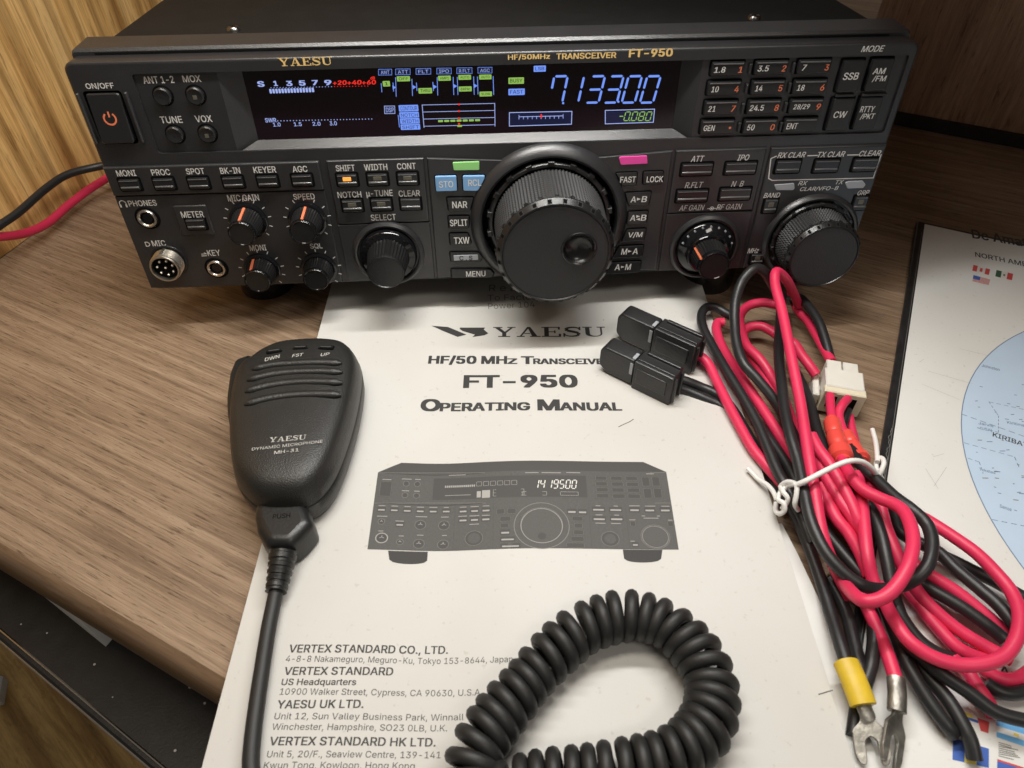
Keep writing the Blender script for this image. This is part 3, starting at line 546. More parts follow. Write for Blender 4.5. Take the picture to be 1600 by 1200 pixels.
# black shelf below the front edge of the desk
s0, s1 = T(0, 1000, -70), T(235, 1200, -70); sd = (s1-s0).normalized(); sn = Vector((-sd.y, sd.x, 0))
bs = empty('black_shelf', (s0.x, s0.y, -75), 'black ledge with a bright metal trim running below the front edge of the desk', 'shelf')
B = Vector((s0.x, s0.y, -75))
mb = MB(); q = [s0-sd*300, s1+sd*400, s1+sd*400+sn*190, s0-sd*300+sn*190]
prism(mb, [(p.x, p.y) for p in q], -90, -70, 'tray_black', flat, bev=1, base=True)
for k in range(26):
    p = s0+sd*random.uniform(-10, 170)+sn*random.uniform(6, 70); r = random.uniform(.3, .8)
    prism(mb, circ(p.x, p.y, r, 5), -70.2, -69.7, 'scrap', flat)
mb.build('ledge', bs, B)
mb = MB(); tube(mb, [s0-sd*290+Vector((0, 0, -70.2))-Vector((0, 0, -70))+sn*3.0, s1+sd*390+sn*3.0], .7, 'chrome', 8)
tube(mb, [s0-sd*290+Vector((0, 0, -6)), s1+sd*390+Vector((0, 0, -6))], .9, 'nickel', 8)
mb.build('trim', bs, B)
# white box end tucked under the desk edge
mb = MB(); p = [T(14, 878, -45), T(120, 968, -45), T(98, 962, -45), T(60, 935, -45), T(28, 900, -45)]
a, b = T(8, 872, -40), T(121, 963, -40)
q = [(a.x, a.y), (b.x, b.y), (b.x+30, b.y+60), (a.x+30, a.y+60)]
prism(mb, q, -70, -40, 'sheet_white', flat, bev=1.5, base=True)
o = mb.build('white_box', base=Vector((a.x, a.y, -70))); o.location = Vector((a.x, a.y, -70))*.001
tag(o, 'white box edge tucked under the front edge of the desk', 'box')
mb = MB(); q = [T(-30, 1058, -718), T(12, 1062, -718), T(6, 1100, -718), T(-30, 1112, -718)]
prism(mb, [(p.x, p.y) for p in q], -719.5, -705, 'scrap', flat, bev=1, base=True)
b0 = Vector((q[0].x, q[0].y, -719.5)); o = mb.build('floor_scrap', base=b0); o.location = b0*.001
tag(o, 'small grey scrap lying on the yellow floor at the left edge', 'scrap')

# =================================================================== TRANSCEIVER (local frame: x across, -y out of the panel, z up the panel; mm)
radio = empty('transceiver', (0, 0, H0), 'black radio transceiver with a lit blue display and a large tuning dial', 'radio', rot=(-TILT, 0, 0))
W2, HP = 182.5, 111.2
REC = (-155.6, 179.0, 71.4, 105.9)
RD = -1.2
fp = MB()
outer = rrect(0, HP/2, 2*W2, HP, 4, 5)
rec = [(REC[0], REC[2]), (REC[1], REC[2]), (REC[1], REC[3]), (REC[0], REC[3])]
rec = round_poly(rec, 1.6, 3)
o1 = inset(ccw(outer), 1.3)
# rocker well and the dial well are cut through as well
well = round_poly([PU(137, 144), PU(189, 141), PU(207, 221), PU(160, 226)], 1.2, 2)
wu = [p[0] for p in well]; wv = [p[1] for p in well]
well = rrect(.5*(min(wu)+max(wu)), .5*(min(wv)+max(wv)), max(wu)-min(wu), max(wv)-min(wv), 1.4, 3)
DU, DV = 22.6, 32.4
holed(fp, o1, [rec, well, circ(DU, DV, 33.0, 48)], 0, 'panel')
n = len(o1); vs = [front(a, b, -9) for a, b in ccw(outer)]
for k in range(5):
    t = math.pi/2*k/4; vs += [front(a, b, -1.3+1.3*math.sin(t)) for a, b in inset(ccw(outer), 1.3*(1-math.cos(t)))]
fp.add(vs, [[k*n+i, k*n+(i+1) % n, (k+1)*n+(i+1) % n, (k+1)*n+i] for k in range(5) for i in range(n)]+[list(range(n))[::-1]], 'panel', True)
walls(fp, rec, RD, 0, 'panel'); walls(fp, well, -4, 0, 'dark'); plate(fp, well, -4, 'dark')
walls(fp, circ(DU, DV, 33.0, 48), -3, 0, 'dark'); plate(fp, circ(DU, DV, 33.2, 48), -3, 'dark')
# recess floor left and right of the display, and the slopes down to the glass
GL, GR, GB = PU(380, 108, -6)[0]-1, PU(1058, 150, -6)[0], 74.0
plate(fp, [(REC[0]-1, REC[2]-1), (GL-9, REC[2]-1), (GL-9, REC[3]+1), (REC[0]-1, REC[3]+1)], RD, 'panel')
plate(fp, [(GR+8, REC[2]-1), (REC[1]+1, REC[2]-1), (REC[1]+1, REC[3]+1), (GR+8, REC[3]+1)], RD, 'panel')
def sl(a, b, c, d): fp.add([front(*a), front(*b), front(*c), front(*d)], [[0, 1, 2, 3]], 'panel')
sl((GL-9, REC[2]-1, RD), (GL, GB, -6.4), (GL, REC[3]+3, -6.4), (GL-9, REC[3]+3, RD))
sl((GR, GB, -6.4), (GR+8, REC[2]-1, RD), (GR+8, REC[3]+3, RD), (GR, REC[3]+3, -6.4))
sl((GL-9, REC[2]-1, -1.6), (GR+8, REC[2]-1, -1.6), (GR, GB, -6.3), (GL, GB, -6.3))
# raised lower blocks
def block(u0, u1, v0, v1, h=1.1, b=.55, cut=None):
    p = [(u0, v0), (u1, v0), (u1, v1), (u0, v1)]
    if cut: holed(fp, inset(ccw(p), b), [cut], h, 'panel'); n = 4; P = ccw(p); I = inset(P, b); \
        fp.add([front(x, y, .02) for x, y in P]+[front(x, y, h-b) for x, y in P]+[front(x, y, h) for x, y in I], [[k*n+i, k*n+(i+1) % n, (k+1)*n+(i+1) % n, (k+1)*n+i] for k in (0, 1) for i in range(n)], 'panel')
    else: prism(fp, p, .02, h, 'panel', front, b, nb=4)
block(-181.9, -84.2, 52.3, 66.3, 1.6, .95); block(-181.9, -84.2, 1.4, 51.7, .9, .4)
block(-81.0, -36.2, 34.0, 66.3, 1.3, .95); block(-81.0, -36.2, 1.4, 33.5, 1.0, .4)
holed(fp, [(-34.9, 1.4), (79.9, 1.4), (79.9, 66.3), (-34.9, 66.3)], [circ(DU, DV, 34.0, 48)], 1.2, 'panel') if False else None
# the dial block is notched round the collar
a0 = math.acos(min(1, (66.3-DV)/39.0)); a1 = math.acos(max(-1, (DV-1.4)/39.0))
def arcp(r, t0, t1, n=16): return [(DU+r*math.sin(t0+(t1-t0)*k/n), DV+r*math.cos(t0+(t1-t0)*k/n)) for k in range(n+1)]
prism(fp, [(-34.9, 66.3), (-34.9, 1.4)]+arcp(36, math.pi+a1-.02, 2*math.pi-a0, 20), .02, 1.2, 'panel', front, .9, nb=3)
prism(fp, [(79.9, 1.4), (79.9, 66.3)]+arcp(36, a0, math.pi-a1+.02, 20), .02, 1.2, 'panel', front, .9, nb=3)
block(81.4, 124.6, 34.3, 66.3, 1.3, .95); block(81.4, 124.6, 1.4, 33.8, 1.0, .4)
block(126.5, 181.9, 1.4, 66.3, 1.3, .95)
# collars
lathe(fp, [(39.2, .1), (38.6, 1.8), (35.6, 4.6), (34.6, 5.0), (33.6, 4.6), (33.0, 3.2), (33.0, -3)], DU, DV, 'panel', n=72)
SU, SV = -58.2, 17.0; AU, AV = 103.3, 14.8; BU, BV = 157.2, 18.2
for cu, cv, r in ((SU, SV, 18.0), (AU, AV, 18.2)):
    lathe(fp, [(r, 1.0), (r-.3, 2.2), (r-1.6, 3.2), (r-2.4, 3.0), (r-3.0, 1.4), (8, 1.4)], cu, cv, 'panel', n=56)
lathe(fp, [(24.4, 1.2), (24.0, 2.6), (22.8, 3.8), (21.8, 3.6), (21.3, 1.5), (8, 1.5)], BU, BV, 'panel', n=64)
# meter key surround, small guards by the rocker, printed bracket
mq = [PU(271, 320), PU(324, 317.5), PU(336, 364), PU(286, 366)]
mu0, mu1 = (mq[0][0]+mq[3][0])/2, (mq[1][0]+mq[2][0])/2; mv0, mv1 = (mq[2][1]+mq[3][1])/2, (mq[0][1]+mq[1][1])/2
prism(fp, rrect((mu0+mu1)/2, (mv0+mv1)/2, mu1-mu0, mv1-mv0, .8), .9, 1.7, 'panel', front, .4)
for s in (-1, 1):
    c = (min(wu)+max(wu))/2+s*((max(wu)-min(wu))/2+2.0)
    prism(fp, rrect(c, (min(wv)+max(wv))/2, 1.5, max(wv)-min(wv)-1, .5), .02, 1.7, 'panel', front, .5)
br = [PU(1212, 242), PU(1203, 246), PU(1199.5, 277), PU(1205, 280), PU(1366, 276), PU(1373, 271), PU(1384, 243), PU(1378, 239)]
br = [(min(u, 180.4), v) for u, v in br]; stroke(fp, br[1:]+[], .5, 1.36, 'white_ink'); stroke(fp, br[:2], .5, 1.365, 'white_ink')
for a, b in (((1260, 241.5), (1276, 241)), ((1322, 240.5), (1340, 240))): stroke(fp, [PU(*a), PU(*b)], .5, 1.36, 'white_ink')
# printed words on the panel (blocks stand about 1.2 proud)
for s, x, y, ww, hh, off in [('ON/OFF', 156, 134.5, 44, 10, 0), ('ANT 1-2', 247.5, 124.5, 48, 11, RD), ('MOX', 299.5, 123, 28, 10.5, RD), ('TUNE', 267.5, 187, 34, 10.5, RD),
        ('VOX', 318, 185.5, 26, 10.5, RD), ('MONI', 197, 270.5, 30, 9.5, 1.6), ('PROC', 251, 269, 29, 9.5, 1.6), ('SPOT', 305, 267.5, 28.5, 9.5, 1.6), ('BK-IN', 359.5, 266.5, 31, 9.5, 1.6),
        ('KEYER', 413.5, 265, 35, 9.5, 1.6), ('AGC', 468.5, 264, 23, 9.5, 1.6), ('PHONES', 222.5, 317.3, 44, 9, .9), ('METER', 300.5, 335, 35, 9.5, 1.7), ('MIC', 248, 380, 21, 9, .9),
        ('KEY', 334, 395, 20, 9, .9), ('MIC GAIN', 380, 309, 49, 10, .9), ('SPEED', 475, 307, 33, 9, .9), ('MONI', 403, 387, 26, 9, .9), ('SQL', 494, 384.5, 19, 8.5, .9),
        ('SHIFT', 539.5, 262.5, 29.5, 9.5, 1.3), ('WIDTH', 587, 261, 36, 9.5, 1.3), ('CONT', 635, 259.5, 29, 9.5, 1.3), ('NOTCH', 546, 304, 37, 9.5, 1.3), ('\u03bc-TUNE', 593, 303, 41, 12, 1.3),
        ('CLEAR', 639.5, 302, 33, 9.5, 1.3), ('SELECT', 599, 339.5, 39, 9.5, 1.3)]:
    ptext(fp, s, x, y, ww, hh, off=off)
for s, x, y, ww, hh, off in [('ATT', 1090, 248, 20, 9, 1.3), ('IPO', 1161.5, 246, 18, 9, 1.3), ('R.FLT', 1084.5, 289, 28, 9, 1.3), ('N  B', 1152.5, 287, 19, 8.5, 1.3), ('AF GAIN', 1081, 324.5, 39, 8.5, 1.3),
        ('RF GAIN', 1139.5, 323, 39, 8.5, 1.3), ('RX CLAR', 1237, 242, 43, 8.5, 1.3), ('TX CLAR', 1299, 241, 42, 8.5, 1.3), ('CLEAR', 1359.5, 239.5, 33, 8.5, 1.3), ('RX', 1254.5, 286.2, 14, 6.3, 1.3),
        ('CLAR/VFO-B', 1280, 294.8, 59, 7, 1.3), ('TX', 1312, 284.5, 12, 6.3, 1.3), ('BAND', 1206, 305, 25, 7.5, 1.3), ('GRP', 1349, 301, 17.5, 7.5, 1.3), ('MHz', 1177, 391.5, 17, 7.5, 1.3),
        ('MODE', 1364, 76, 35, 9.5, 0)]:
    ptext(fp, s, x, y, ww, hh, off=off, shear=.22, bold=.015)
ptext(fp, 'HF/50MHz', 826.5, 89, 65, 9, 'gold_ink', bold=.035); ptext(fp, 'TRANSCEIVER', 916, 87, 93, 9, 'gold_ink', bold=.035)
ptext(fp, 'FT-950', 1017, 82.5, 67, 12, 'gold_ink', bold=.05)
ptext(fp, 'YAESU', 477, 96, 84, 13, 'gold_ink', g=serif('YAESU'))
for x, y, w_ in ((685, 262, 22), (767, 256, 16), (957, 249, 16)):       # half worn-away legends beside the coloured labels
    for k in range(4): u, v = PU(x-w_/2+k*w_/3.5, y+(k % 2)*4-2); stroke(fp, [(u, v), (u+.8, v)], .35, 1.28, 'grey_ink')
# tick marks round the small knobs, little symbols
KN = [(-123.4, 37.6), (-95.0, 37.1), (-123.3, 10.1), (-94.6, 9.4)]
for cu, cv in KN:
    for k in range(11):
        a = math.radians(225-27*k); stroke(fp, [(cu+9.9*math.cos(a), cv+9.9*math.sin(a)), (cu+11.5*math.cos(a), cv+11.5*math.sin(a))], .42, .96, 'white_ink')
hu, hv = PU(193.5, 318); stroke(fp, [(hu+1.5*math.cos(a), hv+.4+1.5*math.sin(a)) for a in [math.pi*(1.15-1.3*k/10) for k in range(11)]], .35, .96, 'white_ink')
for s in (-1, 1): stroke(fp, [(hu+s*1.35, hv-1.5), (hu+s*1.35, hv+.0)], .8, .962, 'white_ink')
hu, hv = PU(231.5, 380); stroke(fp, [(hu-.9, hv-1.1), (hu-.9, hv+1.1), (hu+.2, hv+1.1), (hu+1.0, hv+.4), (hu+1.0, hv-.4), (hu+.2, hv-1.1)], .4, .96, 'white_ink', closed=True)
hu, hv = PU(319.5, 396); stroke(fp, [(hu-1.4, hv-.8), (hu+1.2, hv-.8)], .4, .96, 'white_ink'); stroke(fp, [(hu-1.2, hv+.2), (hu+1.2, hv+.3), (hu+.3, hv+1.0)], .4, .96, 'white_ink')
hu, hv = PU(1111, 323.8); stroke(fp, circ(hu, hv, .9, 14), .3, 1.37, 'white_ink', closed=True); plate(fp, circ(hu, hv, .4, 10), 1.38, 'white_ink')
for s in (-1, 1): stroke(fp, [(hu+s*1.0, hv), (hu+s*2.2, hv)], .3, 1.37, 'white_ink')
fp.build('front_panel', radio)

# ---- case: lid, sides, top rim
cs = MB()
prism(cs, [(-172, 9.2), (172, 9.2), (172, 315), (-172, 315)], 9, 113.4, 'lid', lambda a, b, h: Vector((a, b, h)), 1.2, base=True)
cs.build('case', radio)
tr = MB()
def rimf(a, b, h): return Vector((h, -b, a))
pr = [(105, 0), (105, 0)]
pts = [(-9.2, 104), (-9.2, 112.6), (-10.2, 113.8), (-25, 114.6), (-26.5, 114.0), (-26.5, 104)]   # (depth,-) height profile of the rim
vs = []
for u in (-181.4, -180.2, 180.2, 181.4):
    for d, v in pts:
        k = 1 if abs(u) > 181 else 0; vs.append(Vector((u, -d, v-k*1.0)))
m = len(pts); fs = [[r*m+i, r*m+i+1, (r+1)*m+i+1, (r+1)*m+i] for r in range(3) for i in range(m-1)]
tr.add(vs, fs+[list(range(m))[::-1], list(range(3*m, 4*m))], 'panel')
tr.build('top_rim', radio)
for x, y in ((365, 47), (1178, 29)):
    d = ray(x, y); t = ((PO-CAM).dot(PV)+113.5)/d.dot(PV); p = CAM+d*t-PO; dep = -p.dot(PN)
    s = MB(); fr = lambda a, b, h: Vector((a, b, h))
    lathe(s, [(3.0, 113.4), (2.9, 114.2), (2.2, 115.0), (1.0, 115.3)], p.x, dep, 'screw_steel', fr, 18, cap='screw_steel')
    for k in (0, 1): prism(s, rrect(p.x, dep, *((2.6, .6) if k else (.6, 2.6)), .1), 115.2, 115.34+k*.01, 'dark', fr)
    s.build('screw', radio)
for x, y in ((405, 455), (1118, 447)):
    p = T(x, y, 8); ft = MB()
    lathe(ft, [(14.5, -24.4), (15, -22), (16, 0), (16, 8)], p.x, p.y+19, 'key_black', flat, 36); plate(ft, circ(p.x, p.y+19, 14.5, 36)[::-1], -24.4, 'dark', flat)
    ft.build('foot', radio)

# ---- display
dp = MB(); OFF = -6.0
plate(dp, [(GL-1, GB-1), (GR+1, GB-1), (GR+1, REC[3]+4), (GL-1, REC[3]+4)], OFF-.5, 'glass')
def dP(x, y): return PU(x, y, OFF)
DH = OFF-.38
def zb(x, y): return 380+x/4, 60+y/4                      # from the two enlargements of the display
def zc(x, y): return 700+x/4, 60+y/4
def dbox(c, z, mat, lift=0.0, pad=0.0):
    (x0, y0), (x1, y1) = z(*c[:2]), z(*c[2:]); um0, v1 = dP(x0, (y0+y1)/2)[0], dP((x0+x1)/2, y0)[1]; um1, v0 = dP(x1, (y0+y1)/2)[0], dP((x0+x1)/2, y1)[1]
    p = rrect((um0+um1)/2, (v0+v1)/2, um1-um0+pad, v1-v0+pad, .25, 2); plate(dp, p, DH+lift, mat); return um0, v0, um1, v1
def dtxt(s, c, z, mat, lift=.06, bold=.01, shear=0.0):
    (x0, y0), (x1, y1) = z(*c[:2]), z(*c[2:]); a = dP(x0, (y0+y1)/2)[0]; b = dP(x1, (y0+y1)/2)[0]; t = dP((x0+x1)/2, y0)[1]; q = dP((x0+x1)/2, y1)[1]
    letters_joined(dp, glyphs(s, bold, shear), front(a, q, DH), FX, FZ, b-a, t-q, mat, lift, FN)
def dline(pts, z, w_, mat, lift=0.0, closed=False): stroke(dp, [dP(*z(*p)) for p in pts], w_, DH+lift, mat, closed=closed)
# signal meter
for s, c in (('S', (90, 270, 128, 303)), ('1', (190, 268, 212, 298)), ('3', (270, 268, 303, 298)), ('5', (350, 265, 385, 296)), ('7', (432, 263, 464, 293)), ('9', (510, 262, 548, 293))): dtxt(s, c, zb, 'd_pale', bold=.05)
for s, c in (('+20', (560, 265, 645, 292)), ('+40', (650, 263, 738, 290)), ('+60', (742, 262, 828, 289)), ('dB', (795, 240, 822, 258))): dtxt(s, c, zb, 'd_red', bold=.04, shear=.15)
for k in range(15): x = 163+k*18.9; dbox((x, 318-k*.6, x+14, 346-k*.6), zb, 'd_pale')
for k in range(33): x = 170+k*18.9; dbox((x, 308-k*.35, x+6, 313-k*.35), zb, 'd_pale' if k < 21 else 'd_red')
dtxt('SWR', (136, 500, 205, 526), zb, 'd_pale', bold=.02)
for s, c in (('1.0', (186, 528, 232, 552)), ('1.5', (316, 526, 364, 550)), ('2.0', (433, 523, 482, 547)), ('3.0', (540, 520, 584, 545))): dtxt(s, c, zb, 'd_pale', bold=.02)
for k in range(31): x = 212+k*19.6; dbox((x, 514-k*.4, x+6, 521-k*.4), zb, 'd_pale')
# receiver flow: boxes, names, states
for s, a, b, y in (('ANT', 845, 928, 195), ('ATT', 952, 1043, 193), ('FLT', 1080, 1172, 190), ('IPO', 1210, 1300, 188), ('R.FLT', 1335, 1430, 186), ('AGC', 1467, 1555, 183)):
    dbox((a, y, b, y+36), zb, 'd_navy'); dline([(a, y), (b, y-1), (b, y+35), (a, y+36)], zb, .16, 'd_blue', .03, True); dtxt(s, (a+14, y+8, b-14, y+29), zb, 'd_pale', .06, 0)
for s, c in (('1', (872, 268, 917, 302)), ('OFF', (960, 238, 1042, 270)), ('THRU', (1095, 312, 1180, 346)), ('AMP1', (1218, 235, 1297, 266)), ('AUTO', (1345, 230, 1424, 260)), ('6kHz', (1347, 302, 1428, 333)), ('AUTO', (1475, 228, 1552, 258)), ('SLOW', (1477, 334, 1555, 364))):
    dbox(c, zb, 'd_green'); dtxt(s, (c[0]+12, c[1]+7, c[2]-12, c[3]-8), zb, 'dark', .05)
for x, y0, y1 in ((862, 282, 338), (936, 278, 334), (952, 245, 366), (1054, 255, 362), (1082, 278, 330), (1185, 274, 330), (1212, 245, 358), (1312, 243, 356), (1338, 243, 355), (1440, 240, 354), (1464, 240, 352), (1562, 238, 355)):
    dline([(x, y0), (x+4, y1)], zb, .28, 'd_blue')
for x, y in ((942, 308), (1068, 306), (1198, 304), (1324, 300), (1452, 298)): u, v = dP(*zb(x, y)); plate(dp, [(u-.6, v-.9), (u+.9, v), (u-.6, v+.9)], DH, 'd_blue')
dbox((882, 425, 946, 472), zb, 'd_navy'); dline([(882, 425), (946, 424), (948, 471), (884, 472)], zb, .25, 'd_pale', .03, True); dtxt('DSP', (892, 434, 940, 463), zb, 'd_pale')
for s, y, x in (('CONTOUR', 418, 972), ('NOTCH', 462, 976), ('WIDTH', 500, 980), ('SHIFT', 538, 984)):
    dbox((x, y, x+122, y+(40 if s == 'CONTOUR' else 35)), zb, 'd_blue'); dtxt(s, (x+10, y+8, x+114, y+(33 if s == 'CONTOUR' else 29)), zb, 'd_navy', .05, .005)
dline([(968, 480), (976, 558)], zb, .3, 'd_blue')
for y0 in (412, 456, 500, 545): dline([(1118+(y0-412)*.1, y0+6), (1572, y0-4)], zb, .24, 'd_pale')
dline([(1118, 416), (1130, 560)], zb, .28, 'd_pale', .01); dline([(1572, 405), (1574, 552)], zb, .28, 'd_pale', .01)
for k in range(7): x = 1218+k*38.5; dbox((x, 512-k*1.0, x+31, 525-k*1.0), zb, 'd_green', .03)
dbox((1338, 543, 1368, 555), zb, 'd_green', .03)
for y in (413, 456, 500, 535): dbox((1342, y-5, 1356, y+6), zb, 'd_red', .05)
# frequency
for s, c, m in (('LSB', (536, 172, 612, 210), 'd_blue'), ('BUSY', (378, 246, 475, 286), 'd_green'), ('FAST', (378, 316, 480, 356), 'd_blue')):
    dbox(c, zc, m); dtxt(s, (c[0]+10, c[1]+8, c[2]-10, c[3]-9), zc, 'd_navy' if m == 'd_blue' else 'dark', .05)
SEG = {'0': 'abcdef', '1': 'bc', '2': 'abged', '3': 'abgcd', '4': 'fgbc', '5': 'afgcd', '6': 'afgecd', '7': 'abcf', '8': 'abcdefg', '9': 'abcdfg', '-': 'g'}
def seven(mbx, ch, org, ux, uy, wd_, ht_, th, mat, lift, nrm, slant=.18):
    g = .06*th*4
    P = {'a': ((0, 1), (1, 1)), 'b': ((1, 1), (1, .5)), 'c': ((1, .5), (1, 0)), 'd': ((0, 0), (1, 0)), 'e': ((0, 0), (0, .5)), 'f': ((0, .5), (0, 1)), 'g': ((0, .5), (1, .5))}
    for s in SEG[ch]:
        (ax, ay), (bx, by) = P[s]
        A = Vector((ax*wd_+ay*ht_*slant, ay*ht_)); B_ = Vector((bx*wd_+by*ht_*slant, by*ht_)); d = (B_-A).normalized(); A = A+d*g*1.4; B_ = B_-d*g*1.4
        n_ = Vector((-d.y, d.x))*th/2; e = d*th/2
        poly = [A, A+e-n_, B_-e-n_, B_, B_-e+n_, A+e+n_]
        mbx.add([org+ux*p.x+uy*p.y+nrm*lift for p in poly], [list(range(6))], mat)
def digits(spec, z, y0, y1, wz, th, mat):
    for ch, x in spec:
        a = dP(*z(x, y1)); b = dP(*z(x+wz, y1)); t = dP(*z(x, y0))
        seven(dp, ch, front(a[0], a[1], DH), FX, FZ, b[0]-a[0], t[1]-a[1], th, mat, .05, FN)
digits([('7', 632), ('1', 732), ('3', 860), ('3', 974), ('0', 1086), ('0', 1200)], zc, 240, 404, 82, .98, 'd_blue')
for x, y in ((720, 406), (1066, 398)): u, v = dP(*zc(x, y)); plate(dp, circ(u, v, .5, 10), DH+.05, 'd_blue')
for cx in (384, 776, 1164): pass
dline([(384, 466), (775, 458), (772, 538), (384, 550)], zc, .35, 'd_pale', 0, True); dline([(984, 452), (1292, 444), (1284, 526), (984, 536)], zc, .35, 'd_pale', 0, True)
dbox((392, 470, 768, 536), zc, 'd_navy', -.02); dbox((990, 456, 1282, 526), zc, 'd_navy', -.02)
dline([(444, 492), (720, 486)], zc, .3, 'd_pale', .02)
for k in range(11): x = 444+k*27.6; dline([(x, 480-k*.5 if k in (0, 10) else 489-k*.5), (x, 508-k*.5)], zc, .25, 'd_pale', .03)
dbox((578, 474, 588, 500), zc, 'd_red', .06)
digits([('-', 1062), ('0', 1098), ('0', 1144), ('8', 1188), ('0', 1232)], zc, 462, 516, 30, .42, 'd_green')
u, v = dP(*zc(1136, 516)); plate(dp, circ(u, v, .3, 8), DH+.05, 'd_green')
# dim filament line low in the glass
dline([(130, 609), (780, 598)], zc, .22, 'd_dim')
for k in range(14): x = 800+k*38; dline([(x, 594-k*.9), (x+14, 593-k*.9)], zc, .25, 'd_dim')
dp.build('display', radio)

# ---- keys
def keymesh(mb, u, v, w_, h_, h0=0.0, rise=1.3, ridge=True, body='key_black', rim=.95, r=.5):
    if rim: prism(mb, rrect(u, v, w_+2*rim, h_+2*rim, r+.5), h0-.05, h0+.06, 'dark', front)
    prism(mb, rrect(u, v, w_, h_, r), h0, h0+rise, body, front, .28, nb=2)
    if ridge:
        y = v-h_*.20
        prism(mb, rrect(u, y, w_-.5, .95, .3, 2), h0+rise-.05, h0+rise+.55, 'edge_glint', front, .42, nb=3)
        prism(mb, rrect(u, v+h_*.5-.55, w_-.5, .5, .2, 2), h0+rise-.2, h0+rise+.18, 'edge_glint', front, .22, nb=2)
def px_rect(x, y, wp, hp, off):
    u0, v = PU(x-wp/2, y, off); u1, _ = PU(x+wp/2, y, off); _, a = PU(x, y-hp/2, off); _, b = PU(x, y+hp/2, off)
    return (u0+u1)/2, (a+b)/2, u1-u0, a-b
def key(name, x, y, wp, hp, h0, rise=1.3, led=None, ridge=True, words=(), **kw):
    mb = MB(); u, v, w_, h_ = px_rect(x, y, wp, hp, h0+rise*.8); keymesh(mb, u, v, w_, h_, h0, rise, ridge, **kw)
    PRINT.append(('k', u, v, w_, h_))
    for wd_ in words:
        s, dx, dy, ww, hh, mat = wd_[:6]; sh = wd_[6] if len(wd_) > 6 else 0
        ptext(mb, s, x+dx, y+dy, ww, hh, mat, off=h0+rise, shear=sh, bold=.02); PRINT.pop()
    o = mb.build(name, radio)
    if led:
        l = MB(); prism(l, rrect(u, v+h_*.13, w_*.42, h_*.34, .2, 2), h0+rise-.1, h0+rise+.12, led, front, .1); l.build('indicator_light', o)
    return o
for x, y in ((202.5, 289.5), (256, 288), (310, 287), (364, 285.5), (418, 284), (472, 282.5)): key('push_button', x, y, 31, 17, 1.6)
key('push_button', 306, 351, 29, 16, 1.7)
for x, y, led in ((542.5, 282, 'led_amber'), (590, 281, 'led_off'), (637, 280, 'led_off'), (550.5, 322, 'led_off'), (596, 320.5, 'led_off'), (641.5, 319, None)): key('push_button', x, y, 31, 18, 1.3, led=led)
for x, y in ((1089, 265.5), (1157.5, 263.5), (1081.5, 307), (1149, 304)): key('push_button', x, y, 47, 18, 1.3)
for x, y in ((1231.5, 261), (1291.5, 260), (1352, 258)): key('push_button', x, y, 37, 19, 1.3)
for x, y in ((1204, 322.5), (1344, 318), ): key('push_button', x, y, 20, 21, 1.3, led='led_off')
key('push_button', 1183, 405, 19, 15, 1.3, led='led_off')
# memory keys, function keys by the dial
key('store_button', 697, 287, 33, 23, 1.2, ridge=False, body='blue_key', words=(('STO', 0, 1, 22, 10, 'white_ink'),), rim=.5)
def polykey(name, pix, h0, rise, word, body='key_black', line=True, ww=None, hh=9, wm='white_ink', sh=0.0, dy=0):
    mb = MB(); p = [PU(x, y, h0+rise) for x, y in pix]; p = ccw(p); P = round_poly(p, .7, 2)
    prism(mb, inset(P, -.55), h0-.05, h0+.06, 'dark', front); prism(mb, P, h0, h0+rise, body, front, .28, nb=2)
    cx = sum(a for a, b in pix)/len(pix); cy = sum(b for a, b in pix)/len(pix)
    if word:
        ptext(mb, word, cx, cy+dy, ww or 8*len(word), hh, wm, off=h0+rise, bold=.022, shear=sh); PRINT.pop()
    u = sum(a for a, b in p)/len(p); v = sum(b for a, b in p)/len(p); PRINT.append(('k', u, v, max(a for a, b in p)-min(a for a, b in p), max(b for a, b in p)-min(b for a, b in p)))
    return mb.build(name, radio)
polykey('recall_button', [(723, 275.5), (757.5, 275), (757, 280), (747, 298.5), (724, 298.5)], 1.2, 1.3, 'RCL', 'blue_key', ww=20, hh=10)
polykey('function_button', [(698, 310), (740, 309.5), (734, 329.5), (701, 330)], 1.2, 1.2, 'NAR', ww=23, hh=10)
polykey('function_button', [(700, 339), (733, 338.5), (732, 357), (702, 357.5)], 1.2, 1.2, 'SPLIT', ww=27, hh=10)
polykey('function_button', [(702, 366), (731, 365.5), (736, 380), (734, 383), (704, 383.5)], 1.2, 1.2, 'TXW', ww=24, hh=10)
o = polykey('function_button', [(703, 395), (748, 394.5), (754, 402), (750, 409), (705, 409.5)], 1.2, 1.0, None)
mb = MB(); u, v, w_, h_ = px_rect(728, 402.5, 38, 8, 2.3); prism(mb, rrect(u, v, w_, h_, .3), 2.1, 2.5, 'label_grey', front, .1)
ptext(mb, 'C . S', 728, 403, 20, 7, 'print_black', off=2.5, bold=.03); PRINT.pop(); mb.build('key_label', o)
polykey('function_button', [(705, 421.5), (766, 421), (772, 428), (768, 434), (706, 434.5)], 1.2, 1.2, 'MENU', ww=30, hh=8.5)
polykey('function_button', [(963, 271.5), (996, 270), (994, 290), (972, 290.5)], 1.2, 1.2, 'FAST', ww=24, hh=9)
polykey('function_button', [(1006, 269.5), (1037, 268.5), (1036, 285), (1032, 288), (1005, 288.5)], 1.2, 1.2, 'LOCK', ww=25, hh=9)
def arrow(mb, x, y, s, h):
    u, v = PU(x, y, h); plate(mb, [(u-.9, v-.75), (u+1.0, v), (u-.9, v+.75)] if s > 0 else [(u+.9, v-.75), (u+.9, v+.75), (u-1.0, v)], h+.07, 'white_ink')
